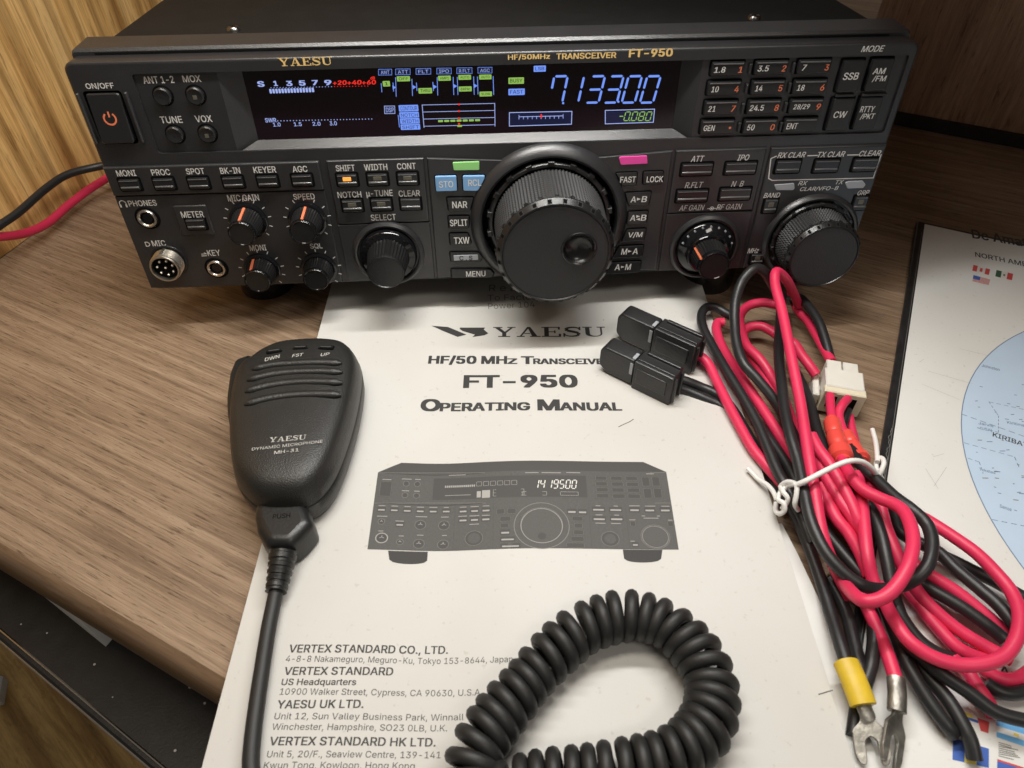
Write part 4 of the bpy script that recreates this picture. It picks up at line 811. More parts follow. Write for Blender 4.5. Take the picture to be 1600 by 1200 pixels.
for pix, l, r, cx, cy, both in (([(977, 302.5), (1018, 300.5), (1014, 320), (983, 321.5)], 'A', 'B', 998, 311.5, 0), ([(982, 332), (1013, 330.5), (1010, 349), (980, 351)], 'A', 'B', 997, 340.5, 1),
        ([(980, 359.5), (1010, 358), (1006, 376), (972, 378)], 'V/M', '', 993, 367, 0), ([(968, 386), (1006, 384), (1003, 402), (957, 404)], 'M', 'A', 984, 393, 0), ([(950, 411.5), (1002, 409), (999, 426), (938, 429)], 'A', 'M', 973, 417.5, 0)):
    o = polykey('function_button', pix, 1.2, 1.2, None); mb = MB()
    if r:
        ptext(mb, l, cx-8.5, cy, 8 if l == 'A' else 9, 9, off=2.4, bold=.02, shear=.1); ptext(mb, r, cx+8.5, cy-.5, 8 if r != 'M' else 9, 9, off=2.4, bold=.02, shear=.1); PRINT.pop(); PRINT.pop()
        if both: arrow(mb, cx, cy-2.5, 1, 2.4); arrow(mb, cx, cy+2, -1, 2.4)
        else: arrow(mb, cx, cy-.5, 1, 2.4)
    else: ptext(mb, l, cx, cy, 22, 9, off=2.4, bold=.02, shear=.1); PRINT.pop()
    mb.build('key_label', o)
# colour labels
def lab(pix, mat, h0): 
    mb = MB(); p = [PU(x, y, h0+.6) for x, y in pix]; prism(mb, round_poly(p, .5, 2), h0, h0+.6, mat, front, .25, nb=2); mb.build('marker_label', radio)
lab([(707, 254), (749, 252.5), (749, 266), (709, 266.5)], 'label_green', 1.2)
lab([(967, 247), (971, 245), (1011, 243.5), (1012, 256), (970, 258)], 'label_pink', 1.2)
lab([(1210, 289), (1241, 286.5), (1242, 295), (1239, 297.5), (1213, 297.5)], 'label_grey', 1.3)
lab([(1321, 286), (1325, 284), (1348, 282.5), (1353, 288.5), (1349, 294), (1324, 295)], 'label_grey', 1.3)
# keypad, mode keys
rows = [[(1137.5, 107.5), (1205.5, 105.5), (1272.5, 104)], [(1131.5, 138), (1200, 136.5), (1265.5, 135.5)], [(1126.5, 168.5), (1194, 167), (1259.5, 165.5)], [(1121, 198.5), (1187.5, 197.5), (1250.5, 195.5)]]
nm = [[('1.8', '1'), ('3.5', '2'), ('7', '3')], [('10', '4'), ('14', '5'), ('18', '6')], [('21', '7'), ('24.5', '8'), ('28/29', '9')], [('GEN', '.'), ('50', '0'), ('ENT', '')]]
for j in range(4):
    for i in range(3):
        x, y = rows[j][i]; a, b = nm[j][i]; wa_ = {1: 6, 2: 11, 3: 17, 4: 22, 5: 25}[len(a)]
        ws = [(a, -13.5+(wa_-14)*.25 if len(a) < 5 else -7, 1.5, wa_, 9, 'white_ink', .12)]
        if b: ws.append((b, 19.5, 1.2, 6 if b != '.' else 3, 9.5 if b != '.' else 3, 'orange_ink', .1))
        o = key('keypad_button', x, y, 51, 21, RD, 2.2, ridge=False, words=ws, rim=.7)
        for q in (8.4, ): pass
        mb = MB(); u, v, w_, h_ = px_rect(x, y, 51, 21, RD+2.2)
        prism(mb, rrect(u, v+h_*.5-.75, w_-1.2, .5, .2, 2), RD+2.1, RD+2.7, 'edge_glint', front, .2, nb=2); mb.build('key_ridge', o)
mk = MB(); (u0, v0), (u1, v1) = PU(1294, 205, -2), PU(1394, 88, -2)
for x, y, ww, wd_ in ((1329.5, 119, 33, (('SSB', 23, 11, 0),)), (1374, 117, 33, (('AM', 19, 9, -6), ('/FM', 21, 10, 6))), (1313, 179, 33, (('CW', 20, 10, 0),)), (1355.5, 177, 33, (('RTTY', 22, 9, -6.5), ('/PKT', 22, 9.5, 5)))):
    key('mode_button', x, y, ww, 48, RD, 2.4, ridge=False, words=[(s, 0, dy, a, b, 'white_ink', .1) for s, a, b, dy in wd_], rim=.9)
for (x0, y0, x1, y1) in ((1345, 148, 1385, 147), (1305, 149, 1334, 148.5)):
    pm_ = MB(); a, b = PU(x0, y0, -1), PU(x1, y1, -1); prism(pm_, rrect((a[0]+b[0])/2, a[1], b[0]-a[0], 1.2, .3), RD, RD+1.5, 'panel', front, .3); pm_.build('key_divider', radio)
for r_ in range(4):
    for c_ in range(2):
        x = (rows[r_][c_][0]+rows[r_][c_+1][0])/2; y = rows[r_][c_][1]; u, v = PU(x, y, -1); pm_ = MB(); prism(pm_, rrect(u, v, 1.3, 4.4, .3), RD, RD+1.4, 'panel', front, .3); pm_.build('key_divider', radio)
# round buttons
for x, y, led in ((255.5, 149, 0), (306.5, 148, 1), (274.5, 209, 0), (325, 208, 1)):
    mb = MB(); u, v = PU(x, y, -1.5); lathe(mb, [(4.5, RD+.05), (4.1, RD+.2), (4.1, RD+.1)], u, v, 'dark', n=28)
    lathe(mb, [(3.7, RD), (3.7, RD+1.6), (3.2, RD+2.1), (2.6, RD+1.95), (1.2, RD+1.7)], u, v, 'key_black', n=28, cap='key_black')
    plate(mb, circ(u, v, 4.2, 28), RD+.04, 'dark'); o = mb.build('round_button', radio); PRINT.append(('c', u, v, 3.8, 0))
    if led: l = MB(); prism(l, rrect(u-.1, v-.5, 1.7, 1.7, .15), RD+1.5, RD+1.88, 'led_off', front); l.build('indicator_light', o)
# power rocker
mb = MB(); c = ((min(wu)+max(wu))/2, (min(wv)+max(wv))/2); ww, hh = max(wu)-min(wu)-2.0, max(wv)-min(wv)-2.0
q = ccw(rrect(0, 0, ww, hh, 1.2, 3)); n = len(q)
hf = lambda y: 1.6+1.1*math.cos((y/hh+.5)*math.pi*1.0)*-1 if False else (2.4-2.2*((y/hh)+.5)*.9)
I = inset(q, .5)
mb.add([front(c[0]+x, c[1]+y, -4) for x, y in q]+[front(c[0]+x, c[1]+y, hf(y)-.4) for x, y in q]+[front(c[0]+x, c[1]+y, hf(y)) for x, y in I], [[k*n+i, k*n+(i+1) % n, (k+1)*n+(i+1) % n, (k+1)*n+i] for k in (0, 1) for i in range(n)]+[list(range(2*n, 3*n))], 'key_black')
pw = mb.build('power_button', radio); PRINT.append(('k', c[0], c[1], ww, hh))
mb = MB(); py = .2
def rk(a, b, h): return front(c[0]+a, c[1]+b, hf(b)+h)
stroke(mb, [(2.5*math.cos(a), py+2.5*math.sin(a)) for a in [math.radians(128+284*k/20) for k in range(21)]], .75, .07, 'orange_ink', rk)
stroke(mb, [(0, py+.6), (0, py+3.0)], .75, .09, 'orange_ink', rk); mb.build('power_symbol', pw)

# ---- jacks and microphone socket
for x, y in ((230, 341.5), (338, 419.5)):
    mb = MB(); u, v = PU(x, y, 1.5)
    lathe(mb, [(5.9, .9), (5.6, 1.3), (4.9, 1.35), (4.9, .9)], u, v, 'dark', n=32)
    o = None
    lathe(mb, [(4.7, .9), (4.7, 1.7), (4.3, 2.3), (3.6, 2.3), (3.15, 1.8), (3.1, -.0)], u, v, 'chrome', n=32)
    lathe(mb, [(3.1, 1.2), (2.9, -5)], u, v, 'dark', n=24, cap='dark') if False else None
    plate(mb, circ(u, v, 3.15, 24), .95, 'gloss'); lathe(mb, [(3.1, 1.75), (2.5, 1.2), (2.3, .97)], u, v, 'dark', n=24)
    mb.build('jack', radio); PRINT.append(('c', u, v, 4.2, 0))
mb = MB(); u, v = -167.6, 16.8
lathe(mb, [(8.9, .92), (8.7, 1.5), (8.0, 1.6)], u, v, 'key_black', n=40)
pr = [(7.4, 1.0), (7.4, 2.0)]
for k in range(9): pr += [(7.45, 2.3+k*.6), (7.1, 2.6+k*.6)]
pr += [(7.2, 8.2), (6.9, 8.8), (6.2, 8.8), (6.1, 8.2), (6.1, 6.4)]
lathe(mb, pr, u, v, 'nickel', n=40, sharp=None) if False else lathe(mb, pr, u, v, 'nickel', n=40)
plate(mb, circ(u, v, 6.2, 32), 6.6, 'dark'); prism(mb, rrect(u, v+7.3, 1.6, 1.0, .2), 1, 7, 'nickel')
ms = mb.build('microphone_socket', radio); PRINT.append(('c', u, v, 7, 0))
for k in range(8):
    a = 2*math.pi*k/7+.3; r = 3.9 if k < 7 else 0; p = MB()
    lathe(p, [(.62, 6.6), (.62, 7.6), (.3, 8.0)], u+r*math.cos(a), v+r*math.sin(a), 'pin', n=10, cap='pin'); p.build('pin', ms)

# ---- knobs
def flute(n, d): return lambda i, j: d*(.5+.5*math.cos(2*math.pi*i*n/144))
for (cu, cv), ang, H in zip(KN, (88, 85, 108, None), (15, 14.5, 12.5, 12)):
    mb = MB(); lathe(mb, [(9.2, .9), (9.2, 1.9), (8.7, 2.3), (7.6, 2.4)], cu, cv, 'gloss', n=40)
    lathe(mb, [(7.5, 2.3), (7.2, 4), (6.35, H-2.2)], cu, cv, 'knob_black', n=144, mod=lambda i, j: -.28*(.5+.5*math.cos(2*math.pi*i*36/144)))
    lathe(mb, [(6.4, H-2.2), (6.35, H-.5), (5.9, H), (5.5, H-.1), (5.3, H-.35)], cu, cv, 'gloss', n=144, mod=lambda i, j: -.12*(.5+.5*math.cos(2*math.pi*i*36/144)) if j < 2 else 0)
    plate(mb, circ(cu, cv, 5.35, 36), H-.33, 'knob_black')
    kb = mb.build('small_knob', radio); PRINT.append(('c', cu, cv, 6.8, 0))
    if ang:
        a = math.radians(ang); e = Vector((math.cos(a), math.sin(a))); t = Vector((-e.y, e.x)); l = MB()
        vs = []
        for h, r in ((2.9, 7.75), (H-1.2, 6.75)):
            for s in (-.55, .55): q = Vector((cu, cv))+e*r+t*s; vs.append(front(q.x, q.y, h)); 
            for s in (-.55, .55): q = Vector((cu, cv))+e*(r-1)+t*s; vs.append(front(q.x, q.y, h))
        l.add(vs, [[0, 1, 5, 4], [1, 3, 7, 5], [2, 0, 4, 6], [4, 5, 7, 6], [0, 2, 3, 1]], 'orange_ink'); l.build('pointer_line', kb)
# select knob (double)
mb = MB(); lathe(mb, [(14.4, 1.4), (14.2, 3.6), (13.4, 4.6), (10.6, 5.2)], SU, SV, 'gloss', n=56)
for k in range(9):
    a = math.radians(150-15*k); q = (SU+12.6*math.cos(a), SV+12.6*math.sin(a)); prism(mb, circ(*q, .7, 4), 4.4, 5.0, 'knob_black')
lathe(mb, [(10.6, 4.8), (10.3, 7), (9.2, 16.5)], SU, SV, 'knob_black', n=144, mod=lambda i, j: -.42*(.5+.5*math.cos(2*math.pi*i*36/144)))
lathe(mb, [(9.2, 16.5), (9.3, 18.6), (8.8, 19.6), (8.3, 19.7), (8.1, 19.4)], SU, SV, 'knob_black', n=144, mod=lambda i, j: -.25*(.5+.5*math.cos(2*math.pi*i*36/144)) if j < 2 else 0)
plate(mb, circ(SU, SV, 8.15, 40), 19.42, 'knob_black'); mb.build('select_knob', radio); PRINT.append(('c', SU, SV, 11, 0))
# gain knob (concentric)
mb = MB(); lathe(mb, [(14.8, 1.4), (14.6, 3.0), (13.9, 4.0), (10.8, 6.4), (10.6, 8.2), (10.0, 8.9), (8.6, 9.0)], AU, AV, 'gloss', n=56)
for k in range(9):
    a = math.radians(160-18*k); q = (AU+13.2*math.cos(a), AV+13.2*math.sin(a)); prism(mb, circ(*q, .6, 4), 4.2, 4.9, 'label_grey')
lathe(mb, [(8.9, 8.8), (8.6, 10), (7.9, 18)], AU, AV, 'knob_black', n=144, mod=lambda i, j: -.4*(.5+.5*math.cos(2*math.pi*i*36/144)))
lathe(mb, [(7.9, 18), (7.9, 19.8), (7.4, 20.8), (7.0, 20.8), (6.8, 20.5)], AU, AV, 'gloss', n=144, mod=lambda i, j: -.2*(.5+.5*math.cos(2*math.pi*i*36/144)) if j < 2 else 0)
plate(mb, circ(AU, AV, 6.85, 40), 20.52, 'knob_black'); gk = mb.build('gain_knob', radio); PRINT.append(('c', AU, AV, 11, 0))
a = math.radians(150); e = Vector((math.cos(a), math.sin(a))); t = Vector((-e.y, e.x)); l = MB(); vs = []
for h, r in ((9.6, 9.15), (20.0, 8.15)):
    for s in (-.45, .45): q = Vector((AU, AV))+e*r+t*s; vs.append(front(q.x, q.y, h))
    for s in (-.45, .45): q = Vector((AU, AV))+e*(r-1)+t*s; vs.append(front(q.x, q.y, h))
l.add(vs, [[0, 1, 5, 4], [1, 3, 7, 5], [2, 0, 4, 6], [4, 5, 7, 6], [0, 2, 3, 1]], 'orange_ink'); l.build('pointer_line', gk)
# big dials with a diamond knurl
def knurl(d): return lambda i, j: (d if (i+j) % 2 else -d)
def dial(name, cu, cv, k, H, dimple):
    mb = MB()
    lathe(mb, [(30.6*k, .5), (30.6*k, 3.6), (29.9*k, 4.4), (28.6*k, 4.6), (28.2*k, 3.4)], cu, cv, 'knob_black', n=72)
    N = 18
    for i in range(N):                                    # notches round the skirt
        a = 2*math.pi*(i+.5)/N; pu = Vector((math.cos(a), math.sin(a))); pt = Vector((-pu.y, pu.x)); c_ = Vector((cu, cv))
        q = [c_+pu*29.2*k+pt*1.5*k, c_+pu*31.4*k+pt*1.5*k, c_+pu*31.4*k-pt*1.5*k, c_+pu*29.2*k-pt*1.5*k]; prism(mb, [(p.x, p.y) for p in q], 2.0, 5.2, 'knob_black', front, .3)
    rk_ = 27.3*k; NJ = 2*max(5, round((H-7.4)/1.9)); hs = [3.4+(H-7.4)*j/NJ for j in range(NJ+1)]
    lathe(mb, [(rk_-.5, hs[0])]+[(rk_-(j/NJ)*.8*k, h) for j, h in enumerate(hs)]+[(rk_-1.2*k, hs[-1]+.2)], cu, cv, 'knob_grip', n=4*round(50*math.sqrt(k)), mod=lambda i, j: (-.5 if j in (0, NJ+2) else (.42 if i % 2 and j % 2 == 0 else -.50)), smooth=False)
    lathe(mb, [(26.0*k, H-4.2), (27.3*k, H-3.8), (27.5*k, H-2.6), (25.6*k, H-.25), (24.9*k, H-.1), (24.5*k, H-.6), (24.1*k, H-.5)], cu, cv, 'knob_black', n=96)
    M = 24
    for i in range(M):
        a = 2*math.pi*(i+.5)/M; r = 26.55*k; pu = Vector((math.cos(a), math.sin(a))); pt = Vector((-pu.y, pu.x)); c_ = Vector((cu, cv))
        for (ra, ha, rb, hb, hw, up, m_) in ((27.3*k, H-2.2, 25.75*k, H-.35, 1.15*k, .06, 'knob_grip'), (27.15*k, H-2.0, 25.95*k, H-.55, .85*k, .12, 'dark')):
            vs = []
            for rr, h in ((ra, ha), (rb, hb)):
                for s in (-hw, hw): q = c_+pu*(rr+up*.7)+pt*s; vs.append(front(q.x, q.y, h+up))
            mb.add(vs, [[0, 1, 3, 2]], m_)
    for i in range(M):                                    # small teeth standing out of the rim
        a = 2*math.pi*i/M; pu = Vector((math.cos(a), math.sin(a))); pt = Vector((-pu.y, pu.x)); c_ = Vector((cu, cv))
        q = [c_+pu*27.0*k+pt*.9*k, c_+pu*28.0*k+pt*.9*k, c_+pu*28.0*k-pt*.9*k, c_+pu*27.0*k-pt*.9*k]; prism(mb, [(p.x, p.y) for p in q], H-4.6, H-2.8, 'knob_black', front, .2)
    o = mb.build(name, radio, sharp=.5); f = MB()
    if dimple:
        du, dv = PU(905, 390, H); holed(f, circ(cu, cv, 24.2*k, 72), [circ(du, dv, 7.9, 36)], H-.5, 'knob_face')
        b = MB(); lathe(b, [(8.4, H-.52), (8.2, H-.1), (7.6, H+.1), (7.1, H-.3), (6.6, H-1.2), (5.6, H-2.2), (4.2, H-3.0), (2.4, H-3.5), (.2, H-3.65)], du, dv, 'dimple', n=40, cap='dimple'); b.build('finger_dimple', o)
    else: plate(f, circ(cu, cv, 24.2*k, 72), H-.5, 'knob_face')
    f.build('dial_face', o); PRINT.append(('c', cu, cv, 27*k, 0)); return o
dial('tuning_dial', DU, DV+1.0, .985, 36.4, True)
dial('sub_dial', BU, BV, .66, 21.6, False)

# =================================================================== OPERATING MANUAL
ZC = 6.0
def mxy(x, y): p = T(x, y, ZC); return (p.x, p.y)
l0, l1 = T(515, 455, ZC), T(315, 1200, ZC); r0, r1 = T(1182, 715, ZC), T(1332, 1190, ZC)
def lerp_y(a, b, y): t = (y-a.y)/(b.y-a.y); return a+(b-a)*t
MC = [lerp_y(l0, l1, 45), lerp_y(l0, l1, -262), lerp_y(r0, r1, -268), lerp_y(r0, r1, 40)]     # TL, BL, BR, TR
mbase = Vector((0, -110, 0))
man = empty('manual', mbase, 'white paper operating manual lying under the front of the radio', 'manual')
def wave(x, y):
    k = min(1, max(0, (-50-y)/60)); k = k*k*(3-2*k); q = min(1, max(0, (-150-y)/80)); q = q*q*(3-2*q)
    h = -1.5*k*math.exp(-((x+33)/20)**2)+.9*k*math.exp(-((x-8)/26)**2)-.5*q*math.exp(-((x-60)/30)**2)
    e = max(0, (x-72)/35); return h+1.2*e*e*k
cv = MB()
NX, NY = 48, 64
vs = []
for j in range(NY+1):
    for i in range(NX+1):
        s, t = i/NX, j/NY; p = (MC[0]*(1-s)+MC[3]*s)*(1-t)+(MC[1]*(1-s)+MC[2]*s)*t; vs.append(Vector((p.x, p.y, ZC)))
fs = [[j*(NX+1)+i, (j+1)*(NX+1)+i, (j+1)*(NX+1)+i+1, j*(NX+1)+i+1] for j in range(NY) for i in range(NX)]
k = len(vs); cv.add(vs, fs, 'paper', True)
cv.add([v-Vector((0, 0, .25)) for v in vs], [f[::-1] for f in fs], 'paper', True)
def ptile(poly_fn, nx, ny, mat, lift):                     # a printed patch as a small grid, so that it follows the sheet
    v = [];
    for j in range(ny+1):
        for i in range(nx+1): p = T(*poly_fn(i/nx, j/ny), ZC); p.z += lift; v.append(p)
    cv.add(v, [[j*(nx+1)+i, (j+1)*(nx+1)+i, (j+1)*(nx+1)+i+1, j*(nx+1)+i+1] for j in range(ny) for i in range(nx)], mat)
def quadpx(a, b, c, d): return lambda s, t: ((a[0]*(1-s)+b[0]*s)*(1-t)+(d[0]*(1-s)+c[0]*s)*t, (a[1]*(1-s)+b[1]*s)*(1-t)+(d[1]*(1-s)+c[1]*s)*t)
def mw(s, a, b, cap, mat='print_black', bold=.062, g=None): wline(s, a, b, cap, ZC, cv, mat, bold, g=g, lift=.07)
for poly in ([(674, 509), (700, 511), (729, 523), (715, 526.5), (694, 518)], [(719, 512), (758, 512), (756, 515), (763, 521), (757, 524), (738, 526.8), (742, 523), (723, 517.5), (718, 514)]):
    plate(cv, [mxy(*p) for p in poly], ZC+.07, 'print_black', flat)
mw('YAESU', (770, 526.6), (947, 526.2), 15.5, g=serif('YAESU'))
for s, a, b, c in (('HF/50', (670, 568), (743, 568.2), 11.5), ('MH', (753, 568.3), (791, 568.4), 11.5), ('Z', (794, 568.5), (807, 568.5), 8), ('T', (815.5, 568.6), (833, 568.6), 11.5), ('RANSCEIVER', (834, 568.7), (955, 569), 8.2),
        ('FT-950', (726, 605.5), (901, 605), 18.5), ('O', (658, 640.5), (685, 641), 17), ('PERATING', (688, 641.2), (827, 641.8), 12), ('M', (842, 641.8), (873, 641.8), 16.5), ('ANUAL', (876, 641.8), (971, 641.4), 12)):
    mw(s, a, b, c)
for s, a, b, c, bd in (('VERTEX STANDARD CO., LTD.', (451, 1019.5), (699, 1019), 12, .03), ('4-8-8 Nakameguro, Meguro-Ku, Tokyo 153-8644, Japan', (446, 1034), (801, 1035.5), 9.5, 0), ('VERTEX STANDARD', (443.5, 1054.5), (613, 1053.7), 12, .03),
        ('US Headquarters', (439.5, 1070.5), (555.5, 1070), 9.8, .025), ('10900 Walker Street, Cypress, CA 90630, U.S.A.', (436.5, 1085.5), (753, 1085.5), 9.8, 0), ('YAESU UK LTD.', (432.5, 1107), (567, 1105.5), 12.5, .03),
        ('Unit 12, Sun Valley Business Park, Winnall Close', (428, 1124), (768, 1123.5), 10, 0), ('Winchester, Hampshire, SO23 0LB, U.K.', (424.5, 1140.5), (698, 1140.5), 10, 0), ('VERTEX STANDARD HK LTD.', (420.5, 1164.5), (679.5, 1164), 13, .03),
        ('Unit 5, 20/F., Seaview Centre, 139-141 Hoi', (416.5, 1183.5), (715, 1182.5), 10.3, 0), ('Kwun Tong, Kowloon, Hong Kong', (411.5, 1201), (647, 1200), 10.5, 0)):
    mw(s, a, b, c, bold=bd, mat='print_black')
for s, a, b, c in (('R e a d y', (764, 455), (840, 455), 10), ('To Factory', (762, 470), (846, 468), 9), ('Power 104', (763, 483), (836, 480), 9)): mw(s, a, b, c, 'print_soft', -.012)
stroke(cv, [mxy(966, 667.5), mxy(975, 663), mxy(984, 659), mxy(990, 655)], .35, ZC+.07, 'print_dark', flat); plate(cv, circ(*mxy(943, 500), .28, 6), ZC+.07, 'print_dark', flat)
stroke(cv, [mxy(1278, 1086), mxy(1300, 1080)], .35, ZC+.07, 'print_dark', flat)
# the printed picture of the radio: the same panel, drawn from the list of what the panel carries
QTL, QTR, QBR, QBL = (590.5, 738), (1041, 738), (1060.5, 859), (574, 858)
pic = quadpx(QTL, QTR, QBR, QBL)
def pp(u, v): return pic((u+182.5)/365, 1-v/111.2)
ptile(quadpx((627, 721.5), (1005, 722), (1041, 737.5), (590.5, 737.5)), 40, 2, 'print_dark', .05)
ptile(quadpx((590.5, 737.3), (1041, 737.3), QBR, QBL), 44, 8, 'print_grey', .058)
for x0, x1, x2, x3 in ((606, 668, 667, 608), (973, 1035, 1033, 975)):
    ptile((lambda x0, x1, x2, x3: lambda s, t: ((x0+(x3-x0)*t)*(1-s)+(x1+(x2-x1)*t)*s, 859.3+t*(14+6*math.sqrt(max(0, 1-(2*s-1)**2)))))(x0, x1, x2, x3), 12, 3, 'print_feet', .05)
def ppoly(uv, mat, lift): plate(cv, [mxy(*pp(*p)) for p in uv], ZC+lift, mat, flat)
def pdisc(u, v, r, mat, lift):
    V_ = [Vector((*mxy(*pp(u, v)), ZC+lift))]; R_ = 5; n = 32
    for j in range(1, R_+1): V_ += [Vector((*mxy(*pp(u+r*j/R_*math.cos(2*math.pi*i/n), v+r*j/R_*math.sin(2*math.pi*i/n))), ZC+lift)) for i in range(n)]
    F_ = [[0, 1+i, 1+(i+1) % n] for i in range(n)]+[[1+j*n+i, 1+(j+1)*n+i, 1+(j+1)*n+(i+1) % n, 1+j*n+(i+1) % n] for j in range(R_-1) for i in range(n)]
    cv.add(V_, F_, mat)
def pstroke(uv, w_, mat, lift, closed=False): stroke(cv, [mxy(*pp(*p)) for p in uv], w_, ZC+lift, mat, flat, closed)
ptile(lambda s, t: pp(GL+(GR-GL)*s, 105-t*31), 20, 3, 'print_dark', .078)
for k, u, v, w_, h_ in PRINT:
    if k == 't' and w_ > 2:
        ppoly(rrect(u, v, w_*.96, .9, .2, 1), 'print_light', .10)
    elif k == 'k':
        ppoly(rrect(u, v, w_+1.6, h_+1.6, .8, 2), 'print_dark', .085); ppoly(rrect(u, v-h_*.12, w_*.9, h_*.38, .2, 1), 'print_light', .10) if h_ < 6.5 and v < 70 else pstroke(rrect(u, v, w_, h_, .8, 2), .10, 'print_soft', .10, True)
    elif k == 'c':
        pdisc(u, v, w_, 'print_dark', .088); pstroke(circ(u, v, w_*.96, 28), .16 if w_ < 12 else .22, 'print_soft', .10, True)
        if 3.9 < w_ < 9: pstroke([(u-w_*.4, v), (u, v+w_*.2), (u, v+w_*.55)], .22, 'print_light', .11); pstroke([(u+w_*.4, v), (u, v+w_*.2)], .22, 'print_light', .112)
pdisc(DU, DV, 24, 'print_grey', .10); pdisc(BU, BV, 15, 'print_grey', .10); pdisc(SU, SV, 7.5, 'print_grey', .10); pdisc(AU, AV, 7, 'print_grey', .10); pdisc(DU, DV-15, 5, 'print_dark', .115)
for k_ in range(60): a = 2*math.pi*k_/60; pstroke([(DU+25*math.cos(a), DV+25*math.sin(a)), (DU+29*math.cos(a), DV+29*math.sin(a))], .16, 'print_grey', .112)
pstroke(circ(DU, DV, 24.6, 40), .2, 'print_light', .113, True); pstroke(circ(BU, BV, 15.4, 30), .16, 'print_light', .113, True); pstroke(circ(DU, DV, 25, 40), .25, 'print_soft', .10, True); pstroke(circ(DU, DV, 33, 40), .3, 'print_soft', .10, True); pstroke(circ(u if False else -167.6, 16.8, 7, 20), .4, 'print_light', .12, True)
pstroke([(-182, 67), (182, 67)], .18, 'print_soft', .09); pstroke([(-182.5, 110.6), (182.5, 110.6)], .2, 'print_soft', .09)
for u in (-82.6, -35.5, 80.6, 125.5): pstroke([(u, 1), (u, 66)], .14, 'print_dark', .09)
def ps7(ch, u, v, w_, h_):
    A = Vector((*mxy(*pp(u, v)), ZC)); X = Vector((*mxy(*pp(u+w_, v)), ZC))-A; Y = Vector((*mxy(*pp(u, v+h_)), ZC))-A
    seven(cv, ch, A, X.normalized(), Vector((-X.normalized().y, X.normalized().x, 0)), X.length, Y.length, .42, 'map_white', .105, Vector((0, 0, 1)))
for i, ch in enumerate('1419500'): ps7(ch, 14+i*7.6+(0 if i < 2 else 1.5), 86.5, 5.0, 12)
for k in range(16): ppoly(rrect(-96+k*2.4, 93, 1.6, 3, .2, 1), 'print_light', .10)
for i in range(6): pstroke(rrect(-54+i*8.8, 95, 6.5, 6, .3, 1), .14, 'print_light', .10, True)
ppoly(rrect(-54, 80, 5, 9, .3, 1), 'print_light', .10); ppoly(rrect(-45, 80, 10, 11, .3, 1), 'print_light', .10); pstroke(rrect(-17, 81, 38, 9, .3, 1), .16, 'print_light', .10, True); pstroke([(-36, 81), (2, 81)], .16, 'print_light', .10)
pstroke(rrect(15, 79, 30, 5, .4, 1), .16, 'print_light', .10, True); pstroke(rrect(58, 79, 22, 5, .4, 1), .16, 'print_light', .10, True); pstroke([(-96, 80), (-64, 80)], .25, 'print_light', .10)
for v in cv.v: v.z += wave(v.x, v.y)
cv.build('cover', man, mbase, sharp=1.0)
pg = MB()
P = [(MC[0].x+.6, MC[0].y), (MC[1].x+.6, MC[1].y)]
q = [T(1183, 716, 3), T(1219, 817, 3), T(1246, 865, 3), T(1277, 930, 3), T(1340, 1090, 3), T(1380, 1205, 3)]
prism(pg, [(MC[0].x+.5, MC[0].y-.4), (MC[1].x+.5, MC[1].y+.4)]+[(MC[2].x-1.2, MC[2].y+.4), (MC[3].x-1.2, MC[3].y-.4)], .1, 4.0, 'paper_edge', flat, base=True)
pg.build('page_block', man, mbase)
# a loose lower sheet that sticks out at the right under the cover
lp = MB(); a, b = T(1150, 770, 4.1), T(1219, 819, 4.1)
q = [T(1160, 830, 4), T(1221, 818, 4), T(1247, 868, 4), T(1278, 934, 4), T(1306, 1000, 4), T(1352, 1130, 4), T(1384, 1230, 4), T(1300, 1240, 4)]
prism(lp, [(p.x, p.y) for p in q], 4.02, 4.30, 'sheet_white', flat, base=True); lp.build('back_page', man, mbase)

# =================================================================== MAP BOARD
ca, cb = T(1445, 350, 3), T(1388, 740, 3); ed = (cb-ca).normalized(); xd = Vector((-ed.y, ed.x, 0)); xd = xd if xd.x > 0 else -xd
mpb = Vector((ca.x, ca.y, 0)); mp = empty('map', mpb, 'laminated white world map with a pale blue ocean disc and a black border', 'map')
def mq_(s, t): p = ca+ed*t+xd*s; return (p.x, p.y)
bd = MB(); prism(bd, [mq_(-4.2, -2.5), mq_(-4.2, 420), mq_(460, 420), mq_(460, -2.5)], .3, 2.8, 'map_border', flat, .5, base=True)
# chipped lamination along the border
pts = [mq_(-1.6+.35*math.sin(t*.35)+.25*math.sin(t*.83+1), t*.5+190) for t in range(0, 120)]; stroke(bd, pts, .22, 2.83, 'print_soft', flat)
pts = [mq_(-.9, t) for t in range(10, 400, 30)]; stroke(bd, pts, .18, 2.83, 'print_soft', flat)
bd.build('border', mp, mpb)
sh = MB(); prism(sh, [mq_(0, 0), mq_(0, 418), mq_(456, 418), mq_(456, 0)], 2.7, 3.0, 'map_paper', flat)
CC, CRD = (324.5, -153.9), 131.05
plate(sh, circ(*CC, CRD+.45, 120), 3.03, 'map_ink', flat); plate(sh, circ(*CC, CRD, 120), 3.06, 'sea', flat)
def mpx(x, y): p = T(x, y, 3); return (p.x, p.y)
def mline(px, w_=.3, mat='map_ink', dash=0):
    P = [Vector(mpx(*p)) for p in px]
    for a, b in zip(P, P[1:]):
        if not dash: stroke(sh, [a, b], w_, 3.09, mat, flat); continue
        L = (b-a).length; k = 0
        while k < L: stroke(sh, [a+(b-a)*(k/L), a+(b-a)*(min(L, k+dash)/L)], w_, 3.09, mat, flat); k += dash*1.6
mline([(1502, 647), (1600, 682)], .4, dash=2.5); mline([(1545, 628), (1560, 650), (1560, 676), (1546, 672)], .32, dash=1.5); mline([(1545, 628), (1600, 640)], .3, dash=2)
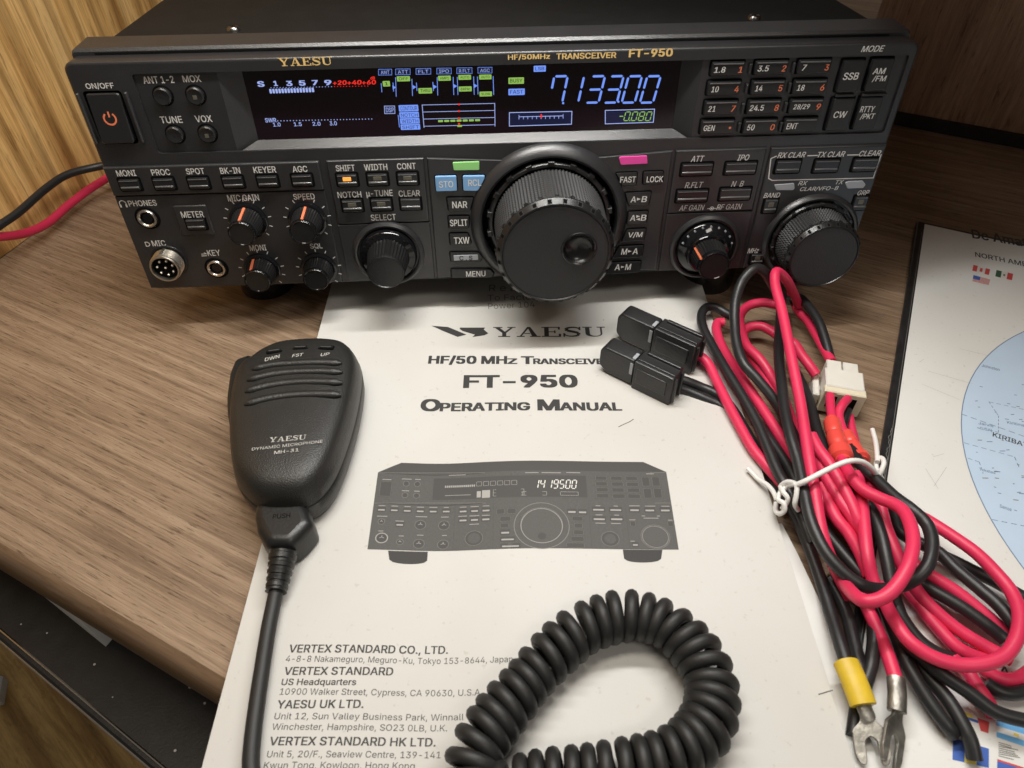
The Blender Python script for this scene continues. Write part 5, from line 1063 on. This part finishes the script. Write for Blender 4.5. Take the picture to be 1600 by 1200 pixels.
mline([(1506, 692), (1585, 714), (1592, 730)], .35, dash=2.2); mline([(1512, 716), (1530, 722), (1536, 740)], .32, dash=1.8); mline([(1550, 812), (1600, 822)], .35, dash=2.2)
for k in range(45):
    x, y = random.uniform(1512, 1600), random.uniform(560, 830)
    p = Vector(mpx(x, y))
    if (p-Vector(CC)).length < CRD-4: stroke(sh, [p, p+Vector((random.uniform(.6, 2.6), random.uniform(-.6, .2)))], .45, 3.09, random.choice(('map_ink', 'print_soft')), flat)
def mwd(s, a, b, cap, mat='print_black', bold=.02): wline(s, a, b, cap, 3, sh, mat, bold, lift=.1)
mwd('KIRIBATI', (1551, 682), (1612, 702), 7); mwd('De Amateur', (1520, 372), (1640, 392), 13, 'print_dark', .03); mwd('NORTH AMERICA', (1524, 401), (1640, 424), 7, 'print_dark')
mwd('Jarvis', (1529, 663), (1552, 668), 4, 'map_ink'); mwd('(USA)', (1532, 671), (1550, 675), 4, 'map_ink'); mwd('Kiritimati', (1574, 662), (1606, 668), 4, 'map_ink'); mwd('Johnston', (1534, 573), (1562, 580), 4, 'map_ink'); mwd('Tokelau', (1530, 735), (1555, 741), 4, 'map_ink'); mwd('Samoa', (1562, 793), (1580, 799), 5, 'map_ink')
mwd('America', (1562, 1053), (1660, 1088), 14, 'print_black', .02)
def flag(tl, tr, br_, bl, kind, bands):
    f = quadpx(tl, tr, br_, bl)
    for (s0, s1, t0, t1, m, k) in bands: plate(sh, [mpx(*f(s0, t0)), mpx(*f(s1, t0)), mpx(*f(s1, t1)), mpx(*f(s0, t1))], 3.08+.015*k, m, flat)
F = (0, 1, 0, 1)
flag((1521, 414), (1547, 421), (1545, 430), (1519, 423), 'h', [(*F, 'map_white', 0), (0, .26, 0, 1, 'map_red', 1), (.74, 1, 0, 1, 'map_red', 1), (.42, .58, .2, .8, 'map_red', 1)])
flag((1557, 422), (1583, 428), (1581, 438), (1555, 432), 'h', [(*F, 'map_white', 0), (0, .32, 0, 1, 'map_green', 1), (.68, 1, 0, 1, 'map_red', 1), (.44, .56, .35, .65, 'print_soft', 1)])
flag((1521, 430), (1547, 437), (1545, 446), (1519, 440), 'h', [(*F, 'map_white', 0), (0, .42, 0, .55, 'map_blue', 2)]+[(0, 1, k/7, k/7+.075, 'map_red', 1) for k in range(7)])
flag((1489, 1153), (1545, 1170), (1545, 1200), (1488, 1187), 'h', [(*F, 'map_blue', 0), (.33, .66, 0, 1, 'map_yellow', 1), (.45, .55, .3, .7, 'print_dark', 2)])
flag((1557, 1125), (1640, 1150), (1640, 1180), (1557, 1152), 'h', [(*F, 'map_white', 0), (0, 1, 0, .33, 'map_sky', 1), (0, 1, .67, 1, 'map_sky', 1), (.32, .42, .42, .58, 'map_yellow', 1)])
flag((1506, 1112), (1546, 1126), (1544, 1146), (1520, 1138), 'h', [(*F, 'map_white', 0), (0, .3, 0, .3, 'map_yellow', 1), (.0, .5, .3, .5, 'map_blue', 1), (.5, 1, .1, 1, 'map_red', 1)])
flag((1558, 1186), (1640, 1212), (1640, 1240), (1558, 1212), 'h', [(*F, 'map_blue', 0), (0, 1, 0, .12, 'map_red', 1)])
for k in range(8): y = 1160+k*3; mline([(1560, y), (1575+random.random()*20, y+6)], .3, 'print_soft')
for a, b in (((1458, 714), (1475, 709)), ((1459, 760), (1479, 730)), ((1446, 732), (1466, 764)), ((1436, 566), (1444, 561)), ((1500, 545), (1545, 556)), ((1440, 600), (1500, 625)), ((1450, 580), (1520, 600))): mline([a, b], .12, 'label_grey')
sh.build('sheet', mp, mpb)

# =================================================================== HAND MICROPHONE
hi = [(388, 566), (408, 549), (436, 538), (470, 534), (510, 535), (541, 546), (557, 566)]
lo = [(568, 594), (572, 622), (570, 655), (563, 692), (551, 735), (535, 777), (516, 806), (490, 824), (455, 828), (418, 818)]
lf = [(393, 795), (375, 765), (367, 720), (364, 670), (367, 625), (375, 590)]
pts = [T(*p, z) for p, z in zip(hi, (24, 25, 25, 25, 24, 21, 17))]+[T(*p, z) for p, z in zip(lo, (11, 7, 5, 5, 5, 5, 5, 5, 5, 8))]+[T(*p, z) for p, z in zip(lf, (10, 13, 15, 16, 17, 19))]
O = [(p.x, p.y) for p in cr([Vector((p.x, p.y, 0)) for p in pts], 5, True)]
for _ in range(3): O = [((O[i-1][0]+2*O[i][0]+O[(i+1) % len(O)][0])/4, (O[i-1][1]+2*O[i][1]+O[(i+1) % len(O)][1])/4) for i in range(len(O))]
O = ccw(O); cx = sum(p[0] for p in O)/len(O); cyy = sum(p[1] for p in O)/len(O)
mkb = Vector((cx, cyy, ZC)); mic = empty('hand_microphone', mkb, 'black hand microphone with a coiled cord lying face up on the manual', 'microphone')
ZM = ZC+.6
def toward(d): return [(cx+(x-cx)*(1-d/30), cyy+(y-cyy)*(1-d/46)) for x, y in O]
rings = [(3.5, 0), (1.2, 1.2), (0, 4.5), (-.2, 11.2), (.25, 11.6), (.25, 12.2), (-.1, 12.6), (.7, 17), (1.6, 20), (2.8, 22.2), (4.6, 23.8), (7, 24.7), (11, 25.3), (17, 25.8), (24, 26.0)]
mb = MB(); n = len(O); vs = []
for d, z in rings: vs += [Vector((x, y, ZM+z)) for x, y in toward(d)]
fs = [[j*n+i, j*n+(i+1) % n, (j+1)*n+(i+1) % n, (j+1)*n+i] for j in range(len(rings)-1) for i in range(n)]
mb.add(vs, fs+[list(range((len(rings)-1)*n, len(rings)*n)), list(range(n))[::-1]], 'mic_black', True)
ZT = ZM+25.6
def mtop(x, y, z=None): return T(x, y, ZT if z is None else z)
def mtxt(s, a, b, cap, bold=.02, g=None, z=None, shear=0): wline(s, a, b, cap, ZT+.25 if z is None else z, mb, 'mic_ink', bold, shear, g=g, lift=.15)
mtxt('YAESU', (420.5, 691.5), (478, 687), 7.5, g=serif('YAESU')); mtxt('DYNAMIC MICROPHONE', (393.5, 704.5), (504, 692), 4.3, .008); mtxt('MH-31', (428.5, 710), (466.5, 705.5), 4.8, .02)
mtxt('DWN', (414, 565), (438, 559), 5, .02, shear=.2, z=ZT+.1); mtxt('FST', (456.5, 558.5), (474, 556.5), 4.5, .02, shear=.2, z=ZT+.2); mtxt('UP', (501, 557), (515, 555.5), 4.5, .02, shear=.2, z=ZT+.1)
body = mb.build('body', mic, mkb, sharp=.9)
for a, b, c in (((393, 577), (460, 568), (534, 567.5)), ((386, 594), (458, 581.5), (535, 581.5)), ((382.5, 612), (458, 597.5), (535, 598)), ((381.5, 632), (458, 617.5), (533, 617))):
    g = MB(); tube(g, cr([mtop(*a, ZT-.25), mtop((a[0]+b[0])/2, (a[1]+b[1])/2-2.2, ZT), mtop(*b, ZT), mtop((b[0]+c[0])/2, (b[1]+c[1])/2-1.2, ZT), mtop(*c, ZT-.2)], 6), lambda t: 2.0*min(1, .35+8*t, .35+8*(1-t)), 'mic_black', 12, squash=.85); g.build('grille_rib', mic, mkb)
for x, y, r in ((429, 549, .16), (470, 543.5, .03), (510, 543.5, -.08)):
    g = MB(); p = T(x, y, ZT-.5); ux = Vector((math.cos(r), math.sin(r), 0)); uy = Vector((-ux.y, ux.x, 0))
    f = lambda a, b, h: p+ux*a+uy*b+Vector((0, 0, h+.22*-b))
    prism(g, rrect(0, 0, 7.2, 3.4, 1), -2, .3, 'dark', f); prism(g, rrect(0, -.1, 5.8, 2.3, .8), -1, 1.2, 'mic_smooth', f, .5, nb=2); prism(g, rrect(0, -.7, 5.0, .7, .3), 1.0, 1.5, 'edge_glint', f, .25, nb=2); g.build('push_button', mic, mkb)
g = MB(); q = [T(x, y, 17) for x, y in ((400, 574), (376, 582), (367.5, 604), (363, 640), (363.5, 664), (368, 690), (398, 700))]
prism(g, round_poly([(p.x, p.y) for p in q], 2, 3), ZM+7, ZM+19.5, 'mic_smooth', flat, 1.5, nb=3, base=True); g.build('talk_button', mic, mkb)
# plug, strain relief, straight lead, coil
g = MB(); q = [T(x, y, 12) for x, y in ((408, 799), (480, 797), (491, 815), (496, 833), (480, 853), (462, 869), (424, 869), (408, 846), (404, 820))]
prism(g, round_poly([(p.x, p.y) for p in q], 1.6, 2), ZM+.5, ZM+14, 'mic_smooth', flat, 4.2, nb=5, base=True, ins=shrink)
wline('PUSH', (426, 811), (453, 808.5), 7, ZM+14, g, 'dark', .01, lift=.06); g.build('plug', mic, mkb)
g = MB(); sp = [T(443, 862, 15), T(440, 880, 14), T(437, 895, 13), T(434, 910, 12), T(431, 925, 11.5)]
tube(g, cr(sp, 12), lambda t: (5.4-1.5*t)*(1-.09*(math.sin(t*2*math.pi*5.5) > .2)), 'mic_smooth', 20); g.build('strain_relief', mic, mkb)
cd_ = MB()
tube(cd_, cr([T(432, 920, 11.5), T(427, 945, 10.5), T(419, 985, 10), T(411, 1035, 10), T(402, 1095, 10), T(395, 1150, 10), T(392, 1200, 10), T(400, 1245, 10), T(430, 1290, 10)], 5), 2.75, 'cord_black', 14)
ctr = [(742, 1260), (736, 1215), (746, 1170), (774, 1126), (814, 1077), (858, 1027), (910, 983), (975, 962), (1035, 973), (1082, 1012), (1108, 1058), (1112, 1104), (1093, 1148), (1048, 1180), (985, 1200), (915, 1212), (850, 1222), (790, 1236), (740, 1262)]
cpt = cr([T(x, y, ZC+9.5) for x, y in ctr], 24)
L = [0]
for a, b in zip(cpt, cpt[1:]): L.append(L[-1]+(b-a).length)
hel = []; RC = 6.6; PITCH_ = 5.25; tot = L[-1]; N = int(tot/PITCH_*24); k = 0
for i in range(N+1):
    d = tot*i/N
    while k < len(L)-2 and L[k+1] < d: k += 1
    t = (d-L[k])/max(1e-6, L[k+1]-L[k]); c = cpt[k].lerp(cpt[k+1], t); tg = (cpt[min(len(cpt)-1, k+2)]-cpt[max(0, k-1)]); tg.z = 0; tg.normalize(); sd_ = Vector((tg.y, -tg.x, 0))
    a = 2*math.pi*(d+1.1*math.sin(d*.045)+.5*math.sin(d*.12+2))/PITCH_; rr = RC+.25*math.sin(d*.11)+.2*math.sin(d*.23+1)
    hel.append(c+sd_*rr*math.cos(a)+Vector((0, 0, 1))*rr*.98*math.sin(a)+tg*.35*math.sin(d*.37))
tube(cd_, hel, 2.45, 'cord_black', 10)
cd_.build('cord', mic, mkb, sharp=1.2)

# =================================================================== POWER CABLE
pcb = Vector((125, -130, 3)); pc = empty('power_cable', pcb, 'coiled red and black power cable with two fuse holders and bare terminals, tied up in front of the radio', 'cable')
pc['label'] = 'bundled red and black power cable with fuse holders, white connector and spade terminals'
RB = 2.38
def strand(name, pts, mat, r=RB, z0=0):
    pts = [(x+random.uniform(-.9, .9), y+random.uniform(-.9, .9), z) for x, y, z in pts]
    g = MB(); tube(g, cr([T(x, y, z+z0) for x, y, z in pts], 6), r, mat, 12); return g.build(name, pc, pcb, sharp=1.2)
RED = [
 [(1248, 478, 12), (1240, 458, 22), (1228, 436, 36), (1213, 424, 43), (1211, 445, 41), (1222, 490, 37), (1237, 560, 32), (1250, 630, 28), (1262, 700, 26), (1272, 760, 24), (1287, 840, 20), (1306, 890, 15), (1330, 935, 10)],
 [(1216, 478, 15), (1192, 472, 15), (1170, 477, 14), (1157, 493, 13), (1157, 515, 12), (1167, 540, 12), (1186, 560, 12), (1204, 585, 10), (1222, 620, 9), (1238, 660, 9), (1258, 710, 10), (1285, 765, 10), (1310, 815, 9), (1342, 850, 8), (1362, 890, 8)],
 [(1215, 523, 11), (1192, 511, 11), (1170, 511, 10), (1160, 524, 9), (1168, 548, 8), (1190, 580, 7), (1215, 622, 7), (1238, 680, 7), (1262, 740, 7), (1295, 790, 8), (1340, 835, 7)],
 [(1132, 503, 9), (1121, 505, 9), (1120, 518, 9), (1130, 545, 10), (1146, 572, 11), (1160, 592, 13), (1180, 621, 13), (1205, 660, 13), (1225, 692, 13), (1250, 730, 14), (1278, 772, 14), (1308, 812, 13), (1340, 850, 10)],
 [(1083, 551, 12), (1096, 559, 12), (1108, 572, 11), (1121, 598, 10), (1139, 634, 10), (1156, 666, 10), (1176, 700, 10), (1197, 727, 10), (1218, 752, 10), (1250, 795, 9), (1290, 850, 8)],
 [(1236, 455, 10), (1247, 483, 9), (1262, 502, 9), (1276, 524, 10), (1288, 545, 11), (1300, 566, 12)],
 [(1226, 528, 18), (1240, 537, 17), (1252, 553, 16), (1264, 570, 15), (1276, 586, 13)],
 [(1268, 680, 22), (1280, 702, 22), (1297, 725, 22), (1312, 750, 21), (1330, 785, 20), (1342, 815, 18), (1350, 840, 14)],
 [(1272, 705, 18), (1288, 740, 18), (1310, 777, 18), (1333, 812, 17), (1350, 838, 14)],
 [(1284, 757, 15), (1304, 805, 15), (1325, 832, 14), (1345, 866, 12), (1358, 900, 10)],
 [(1340, 740, 18), (1347, 785, 19), (1350, 820, 19), (1356, 868, 18), (1365, 908, 14), (1380, 945, 10)],
 [(1352, 735, 17), (1374, 786, 17), (1383, 820, 16), (1397, 856, 15), (1412, 888, 13), (1436, 928, 11), (1462, 956, 10), (1500, 986, 9), (1545, 1014, 9), (1580, 1030, 9)],
 [(1440, 808, 14), (1455, 816, 15), (1487, 837, 17), (1525, 865, 19), (1557, 896, 21), (1580, 926, 22), (1593, 960, 23), (1590, 995, 23), (1570, 1024, 22), (1535, 1038, 21), (1495, 1038, 20), (1455, 1026, 20), (1420, 1002, 20), (1399, 972, 19), (1386, 945, 16), (1375, 915, 12)],
 [(1425, 880, 12), (1452, 897, 13), (1494, 924, 13), (1532, 954, 12), (1562, 982, 11), (1590, 1010, 10)],
 [(1400, 900, 8), (1432, 938, 8), (1462, 978, 8), (1500, 1014, 8), (1550, 1036, 7)],
 [(1490, 1030, 8), (1510, 1047, 9), (1528, 1073, 9), (1544, 1100, 8), (1552, 1120, 6)],
 [(1535, 1045, 7), (1552, 1056, 7), (1572, 1062, 7), (1592, 1060, 7), (1610, 1050, 7)],
 [(1342, 915, 9), (1358, 955, 9), (1374, 990, 10), (1388, 1026, 11), (1400, 1062, 11)],
]
BLACK = [
 [(1210, 452, 20), (1203, 438, 30), (1193, 424, 40), (1180, 420, 43), (1166, 430, 41), (1155, 448, 37), (1149, 475, 33), (1147, 505, 29), (1151, 537, 26), (1162, 567, 24), (1181, 591, 22), (1203, 617, 19), (1224, 648, 15), (1245, 690, 12), (1270, 745, 11)],
 [(1150, 498, 11), (1136, 490, 12), (1118, 481, 13), (1103, 482, 13), (1096, 495, 13), (1100, 515, 13), (1114, 542, 13), (1134, 578, 14), (1161, 621, 14), (1182, 659, 14), (1196, 690, 14), (1213, 735, 14), (1228, 760, 14), (1248, 800, 12), (1268, 850, 9)],
 [(1221, 462, 14), (1219, 490, 17), (1217, 525, 20), (1218, 560, 22), (1221, 602, 24), (1226, 640, 25), (1235, 680, 25), (1246, 720, 24), (1256, 770, 23), (1268, 815, 22), (1288, 859, 21), (1315, 892, 20), (1345, 913, 19), (1375, 921, 17), (1405, 916, 18), (1430, 904, 22), (1450, 882, 25), (1457, 848, 26), (1448, 819, 26), (1427, 798, 26), (1398, 776, 24), (1372, 752, 22), (1348, 731, 20), (1330, 700, 16)],
 [(1230, 470, 12), (1247, 465, 14), (1264, 480, 16), (1278, 502, 16), (1289, 530, 14), (1297, 560, 11)],
 [(1240, 575, 7), (1262, 620, 8), (1276, 668, 10), (1288, 700, 12), (1306, 735, 14), (1330, 765, 16), (1360, 795, 17), (1374, 830, 17), (1384, 870, 16), (1394, 915, 13), (1402, 945, 11), (1412, 970, 10), (1438, 1002, 8), (1468, 1022, 7), (1505, 1034, 6)],
 [(1052, 589, 10), (1074, 597, 9), (1098, 606, 7), (1122, 617, 7), (1145, 640, 7), (1168, 680, 8), (1192, 720, 9), (1216, 752, 9), (1240, 800, 9), (1262, 850, 8), (1282, 905, 8), (1297, 955, 9), (1310, 1000, 11), (1323, 1042, 12)],
 [(1050, 602, 9), (1070, 610, 7), (1100, 622, 6), (1134, 638, 5), (1160, 668, 6), (1195, 730, 6), (1230, 790, 6)],
 [(1180, 660, 10), (1205, 690, 11), (1228, 725, 12), (1250, 765, 12), (1290, 830, 8), (1330, 880, 7), (1370, 920, 7)],
 [(1395, 790, 10), (1408, 830, 11), (1440, 850, 12), (1466, 864, 14), (1494, 889, 15), (1528, 918, 16), (1560, 946, 17), (1585, 976, 17), (1605, 1005, 16)],
 [(1456, 862, 9), (1485, 874, 10), (1520, 892, 10), (1557, 910, 10), (1605, 938, 10)],
 [(1400, 890, 10), (1430, 905, 11), (1456, 921, 12), (1500, 946, 13), (1540, 975, 13), (1570, 1000, 12)],
 [(1376, 930, 8), (1392, 972, 9), (1418, 1036, 10), (1448, 1090, 9), (1478, 1132, 8), (1490, 1148, 6)],
 [(1400, 975, 7), (1436, 1040, 8), (1478, 1090, 9), (1506, 1134, 9), (1518, 1160, 8), (1523, 1188, 6)],
 [(1410, 1000, 13), (1440, 1026, 14), (1470, 1052, 14), (1512, 1082, 13), (1556, 1112, 12), (1605, 1126, 12)],
 [(1300, 880, 6), (1340, 920, 7), (1362, 958, 8), (1365, 1000, 9), (1360, 1040, 8), (1350, 1075, 7), (1338, 1110, 6), (1333, 1150, 5.5)],
 [(1296, 905, 5), (1320, 950, 5), (1334, 1000, 6), (1345, 1050, 7), (1348, 1080, 6)],
 [(1540, 1068, 8), (1560, 1080, 8), (1580, 1084, 8), (1610, 1080, 8)],
 [(1302, 640, 6), (1316, 668, 7), (1325, 700, 8)],
]
for p in RED: strand('red_wire', p, 'wire_red')
for p in BLACK: strand('black_wire', p, 'wire_black')
# slim leads and crimped splices by the white connector
strand('connector_lead', [(1297, 618, 15), (1298, 635, 16), (1302, 660, 17), (1308, 680, 18)], 'wire_red', 2.0)
strand('connector_lead', [(1324, 622, 15), (1316, 634, 16), (1310, 650, 15), (1318, 672, 15), (1328, 692, 15)], 'wire_red', 2.0)
strand('connector_lead', [(1325, 640, 11), (1320, 655, 11), (1318, 672, 10), (1330, 700, 9)], 'wire_black', 1.9)
strand('connector_lead', [(1328, 650, 8), (1331, 670, 8), (1338, 695, 8)], 'wire_red', 1.9)
def splice(pts, r):
    g = MB(); P = cr([T(*p) for p in pts], 8); prof = lambda t: r*(.78 if t < .06 else 1.0 if t < .30 else .86 if t < .36 else 1.05 if t < .62 else .9 if t < .68 else 1.32 if t < .9 else .9)
    tube(g, P, prof, 'splice_red', 16); g.build('crimp_splice', pc, pcb)
splice([(1299, 655, 17), (1304, 678, 18), (1311, 700, 19), (1318, 722, 20)], 3.5); splice([(1320, 676, 14), (1330, 694, 15), (1340, 712, 16), (1346, 722, 17)], 3.2)
strand('red_wire', [(1314, 712, 20), (1322, 730, 22), (1332, 747, 24), (1350, 766, 25), (1375, 778, 27), (1396, 788, 29), (1412, 800, 31), (1423, 824, 33), (1426, 853, 34), (1418, 886, 34), (1399, 917, 32), (1375, 936, 30), (1350, 939, 28), (1331, 926, 23), (1318, 908, 14), (1310, 888, 8)], 'wire_red')
# white connector
g = MB(); p0, p1, p2 = T(1283, 622, 10), T(1344, 645, 10), T(1295, 563, 10); ux = (T(1342, 596, 12)-T(1283, 586, 12)); WD = ux.length; ux.normalize(); uy = Vector((-ux.y, ux.x, 0)); oc = T(1283, 612, 10)
cf = lambda a, b, h: oc+ux*a+uy*b+Vector((0, 0, h-oc.z))
prism(g, rrect(WD/2+.4, 4.5, WD, 12.5, .4), 3.5, 16.5, 'white_nylon', cf, .5, base=True)
for k in (0, 1): prism(g, rrect(WD*(.285+.44*k)+.6, 14.5, WD*.40, 9.5, .3), 4.5, 14.2, 'white_nylon', cf, .4, base=True)
prism(g, rrect(WD/2+.5, -2.6, WD+1.2, 4.6, .5), 2.5, 15.8, 'cream_nylon', cf, .5, base=True); prism(g, rrect(WD/2-.6, -2.8, 5, 4.5, .3), 14, 15.0, 'cream_nylon', cf, .2)
for k in (.22, .72): prism(g, rrect(WD*k+.5, -4.95, 4.0, .3, .1), 6, 13, 'dark', cf, .05)
cn = g.build('connector', pc, pcb); g = MB(); prism(g, rrect(-2.3, 3.6, 3.0, 13.5, .6), 5, 11, 'white_nylon', cf, .6, base=True); prism(g, rrect(-.9, 4, 2, 3, .3), 6, 9, 'white_nylon', cf, .2, base=True); g.build('latch', cn, pcb)
# the latch was built in the cable's own frame
for o in cn.children: o.location = (0, 0, 0)
g2 = None
# two blade-fuse holders standing on edge side by side
def fuse(tip, tail, Wd, z1, hgt):
    A, B2 = T(*tip, z1), T(*tail, z1); ux = (B2-A); Lg = ux.length; ux.normalize(); uy = Vector((-ux.y, ux.x, 0)); f = lambda a, b, h: Vector((A.x, A.y, 0))+ux*a+uy*b+Vector((0, 0, h))
    g = MB(); zb_ = z1-hgt
    side = round_poly([(0, zb_+4), (4, zb_+.5), (Lg*.47, zb_+.5), (Lg*.47, z1), (2.2, z1), (0, z1-3)], 1.2, 3)
    sf = lambda a, h, b: f(a, -b, h)                        # profile seen from the side, thickness across
    prism(g, side, -Wd/2, Wd/2, 'fuse_black', sf, .9, nb=3, base=True)
    prism(g, rrect(Lg*.735, 0, Lg*.51, Wd*1.16, .6), zb_-.2, z1+.7, 'fuse_black', f, .6, nb=2, base=True)
    prism(g, rrect(Lg*.76, Wd*.36, Lg*.44, 2.0, .5), z1-1, z1+2.0, 'fuse_black', f, .5, nb=2)
    prism(g, rrect(Lg*.74, -Wd*.30, Lg*.48, 1.4, .3), z1-1, z1+1.3, 'fuse_black', f, .3, nb=2)
    prism(g, rrect(Lg*.72, z1-hgt*.45, Lg*.40, hgt*.55, .5), Wd*.5, Wd*.58+.5, 'fuse_black', sf, .4, nb=2)
    prism(g, rrect(Lg*.44, z1-hgt*.34, 1.6, hgt*.45, .3), Wd*.4, Wd*.5+.25, 'label_grey', sf, .15)
    prism(g, rrect(Lg*.44, -Wd*.1, 1.7, Wd*.5, .3), z1-1, z1+.2, 'label_grey', f, .15)
    for s_ in (-1, 1): prism(g, rrect(Lg*.995, s_*Wd*.34, 2.4, 1.4, .3), zb_+1, z1-.6, 'fuse_black', f, .2, base=True)
    return g.build('fuse_holder', pc, pcb)
fuse((973, 481), (1096, 536), 8.8, 24, 17); fuse((946, 532), (1062, 586), 8.8, 22.5, 16)
# terminals
g = MB(); tube(g, [T(1322, 1036, 13), T(1331, 1056, 13.5), T(1340, 1078, 13.5), T(1349, 1102, 13)], 4.3, 'yellow_sleeve', 20, squash=.8); tm = g.build('spade_terminal', pc, pcb)
def spade(g, a, b, wid, tilt):
    A, B2 = T(*a), T(*b); ux = (B2-A).normalized(); uy = Vector((-ux.y, ux.x, 0)).normalized(); n_ = ux.cross(uy); uy = (uy+Vector((0, 0, 1))*tilt).normalized(); n_ = ux.cross(uy).normalized(); Lg = (B2-A).length
    f = lambda x, y, h: A+ux*x+uy*y+n_*h
    w_ = wid/2; k = .42*Lg
    out = [(0, -w_*.42), (.18*Lg, -w_*.45), (.36*Lg, -w_), (.8*Lg, -w_*1.02), (Lg, -w_*.78), (Lg*1.0, -w_*.42), (.78*Lg, -w_*.36), (.55*Lg, -w_*.36), (.46*Lg, 0), (.55*Lg, w_*.36), (.78*Lg, w_*.36), (Lg, w_*.42), (Lg, w_*.78), (.8*Lg, w_*1.02), (.36*Lg, w_), (.18*Lg, w_*.45), (0, w_*.42)]
    prism(g, round_poly(out, .8, 2), -.55, .55, 'tin', f, .25, nb=2, base=True)
g = MB(); tube(g, [T(1347, 1096, 12), T(1353, 1112, 12), T(1357, 1122, 11)], 2.5, 'tin', 14, squash=.6); spade(g, (1354, 1112, 10.5), (1367, 1196, 7), 10.5, .18); o = g.build('fork_tongue', tm, pcb)
g = MB(); tube(g, [T(1400, 1060, 11.5), T(1402, 1085, 11.5), T(1401, 1112, 10.5)], 2.95, 'tin', 14, squash=.85); spade(g, (1404, 1106, 10), (1390, 1196, 7.5), 9.5, -.75); g.build('spade_terminal', pc, pcb)
g = MB()
# cord tying the bundle
tb = Vector((125, -140, 12)); tt = empty('cable_tie', tb, 'white cord knotted around the bundled red and black power cable', 'cord')
g = MB(); tube(g, cr([T(1246, 757, 26), T(1262, 750, 29), T(1285, 738, 31), T(1310, 726, 32), T(1330, 720, 33), T(1348, 722, 31), T(1362, 732, 27), T(1373, 748, 20)], 6), 1.1, 'tie_white', 10)
for P in ([T(1213, 785, 12), T(1212, 797, 11), T(1218, 803, 13), T(1226, 797, 16), T(1224, 786, 18), T(1216, 781, 17), T(1219, 770, 18), T(1230, 760, 20), T(1240, 757, 24), T(1245, 760, 25), T(1244, 775, 23), T(1242, 788, 20), T(1247, 797, 15)],
          [T(1214, 782, 13), T(1208, 768, 12), T(1198, 757, 11), T(1186, 750, 9.5), T(1176, 740, 9), T(1168, 732, 9)], [T(1222, 795, 14), T(1231, 780, 19), T(1224, 769, 20), T(1220, 760, 18), T(1230, 753, 22), T(1242, 755, 25)],
          [T(1373, 746, 19), T(1376, 738, 22), T(1381, 724, 24), T(1378, 716, 23), T(1371, 718, 22), T(1369, 728, 21), T(1372, 738, 20), T(1378, 748, 15)], [T(1371, 722, 23), T(1370, 705, 22), T(1368, 690, 20), T(1363, 671, 19)]):
    tube(g, cr(P, 6), 1.0, 'tie_white', 9)
g.build('cord', tt, tb, sharp=1.2)

# =================================================================== the two leads at the left
for nm_, pts, mat, lb in (('black_lead', [(-60, 395, 27), (0, 352, 27), (30, 331, 27), (70, 296, 28), (105, 273, 28), (150, 261, 26), (200, 252, 26), (260, 240, 24)], 'wire_black', 'black cable running from the left edge to behind the radio, above the red one'),
        ('red_lead', [(-60, 374, 33), (0, 370, 21), (40, 364, 13), (75, 348, 9), (110, 318, 9), (150, 289, 10), (200, 262, 11), (260, 245, 12)], 'wire_red', 'red cable running from the left edge to behind the radio, below the black one')):
    g = MB(); P = cr([T(*p) for p in pts], 6); tube(g, P, 2.6 if mat == 'wire_red' else 2.4, mat, 12); b0 = P[0].copy(); o = g.build(nm_, None, b0, sharp=1.2); o.location = b0*.001; tag(o, lb, 'cable')
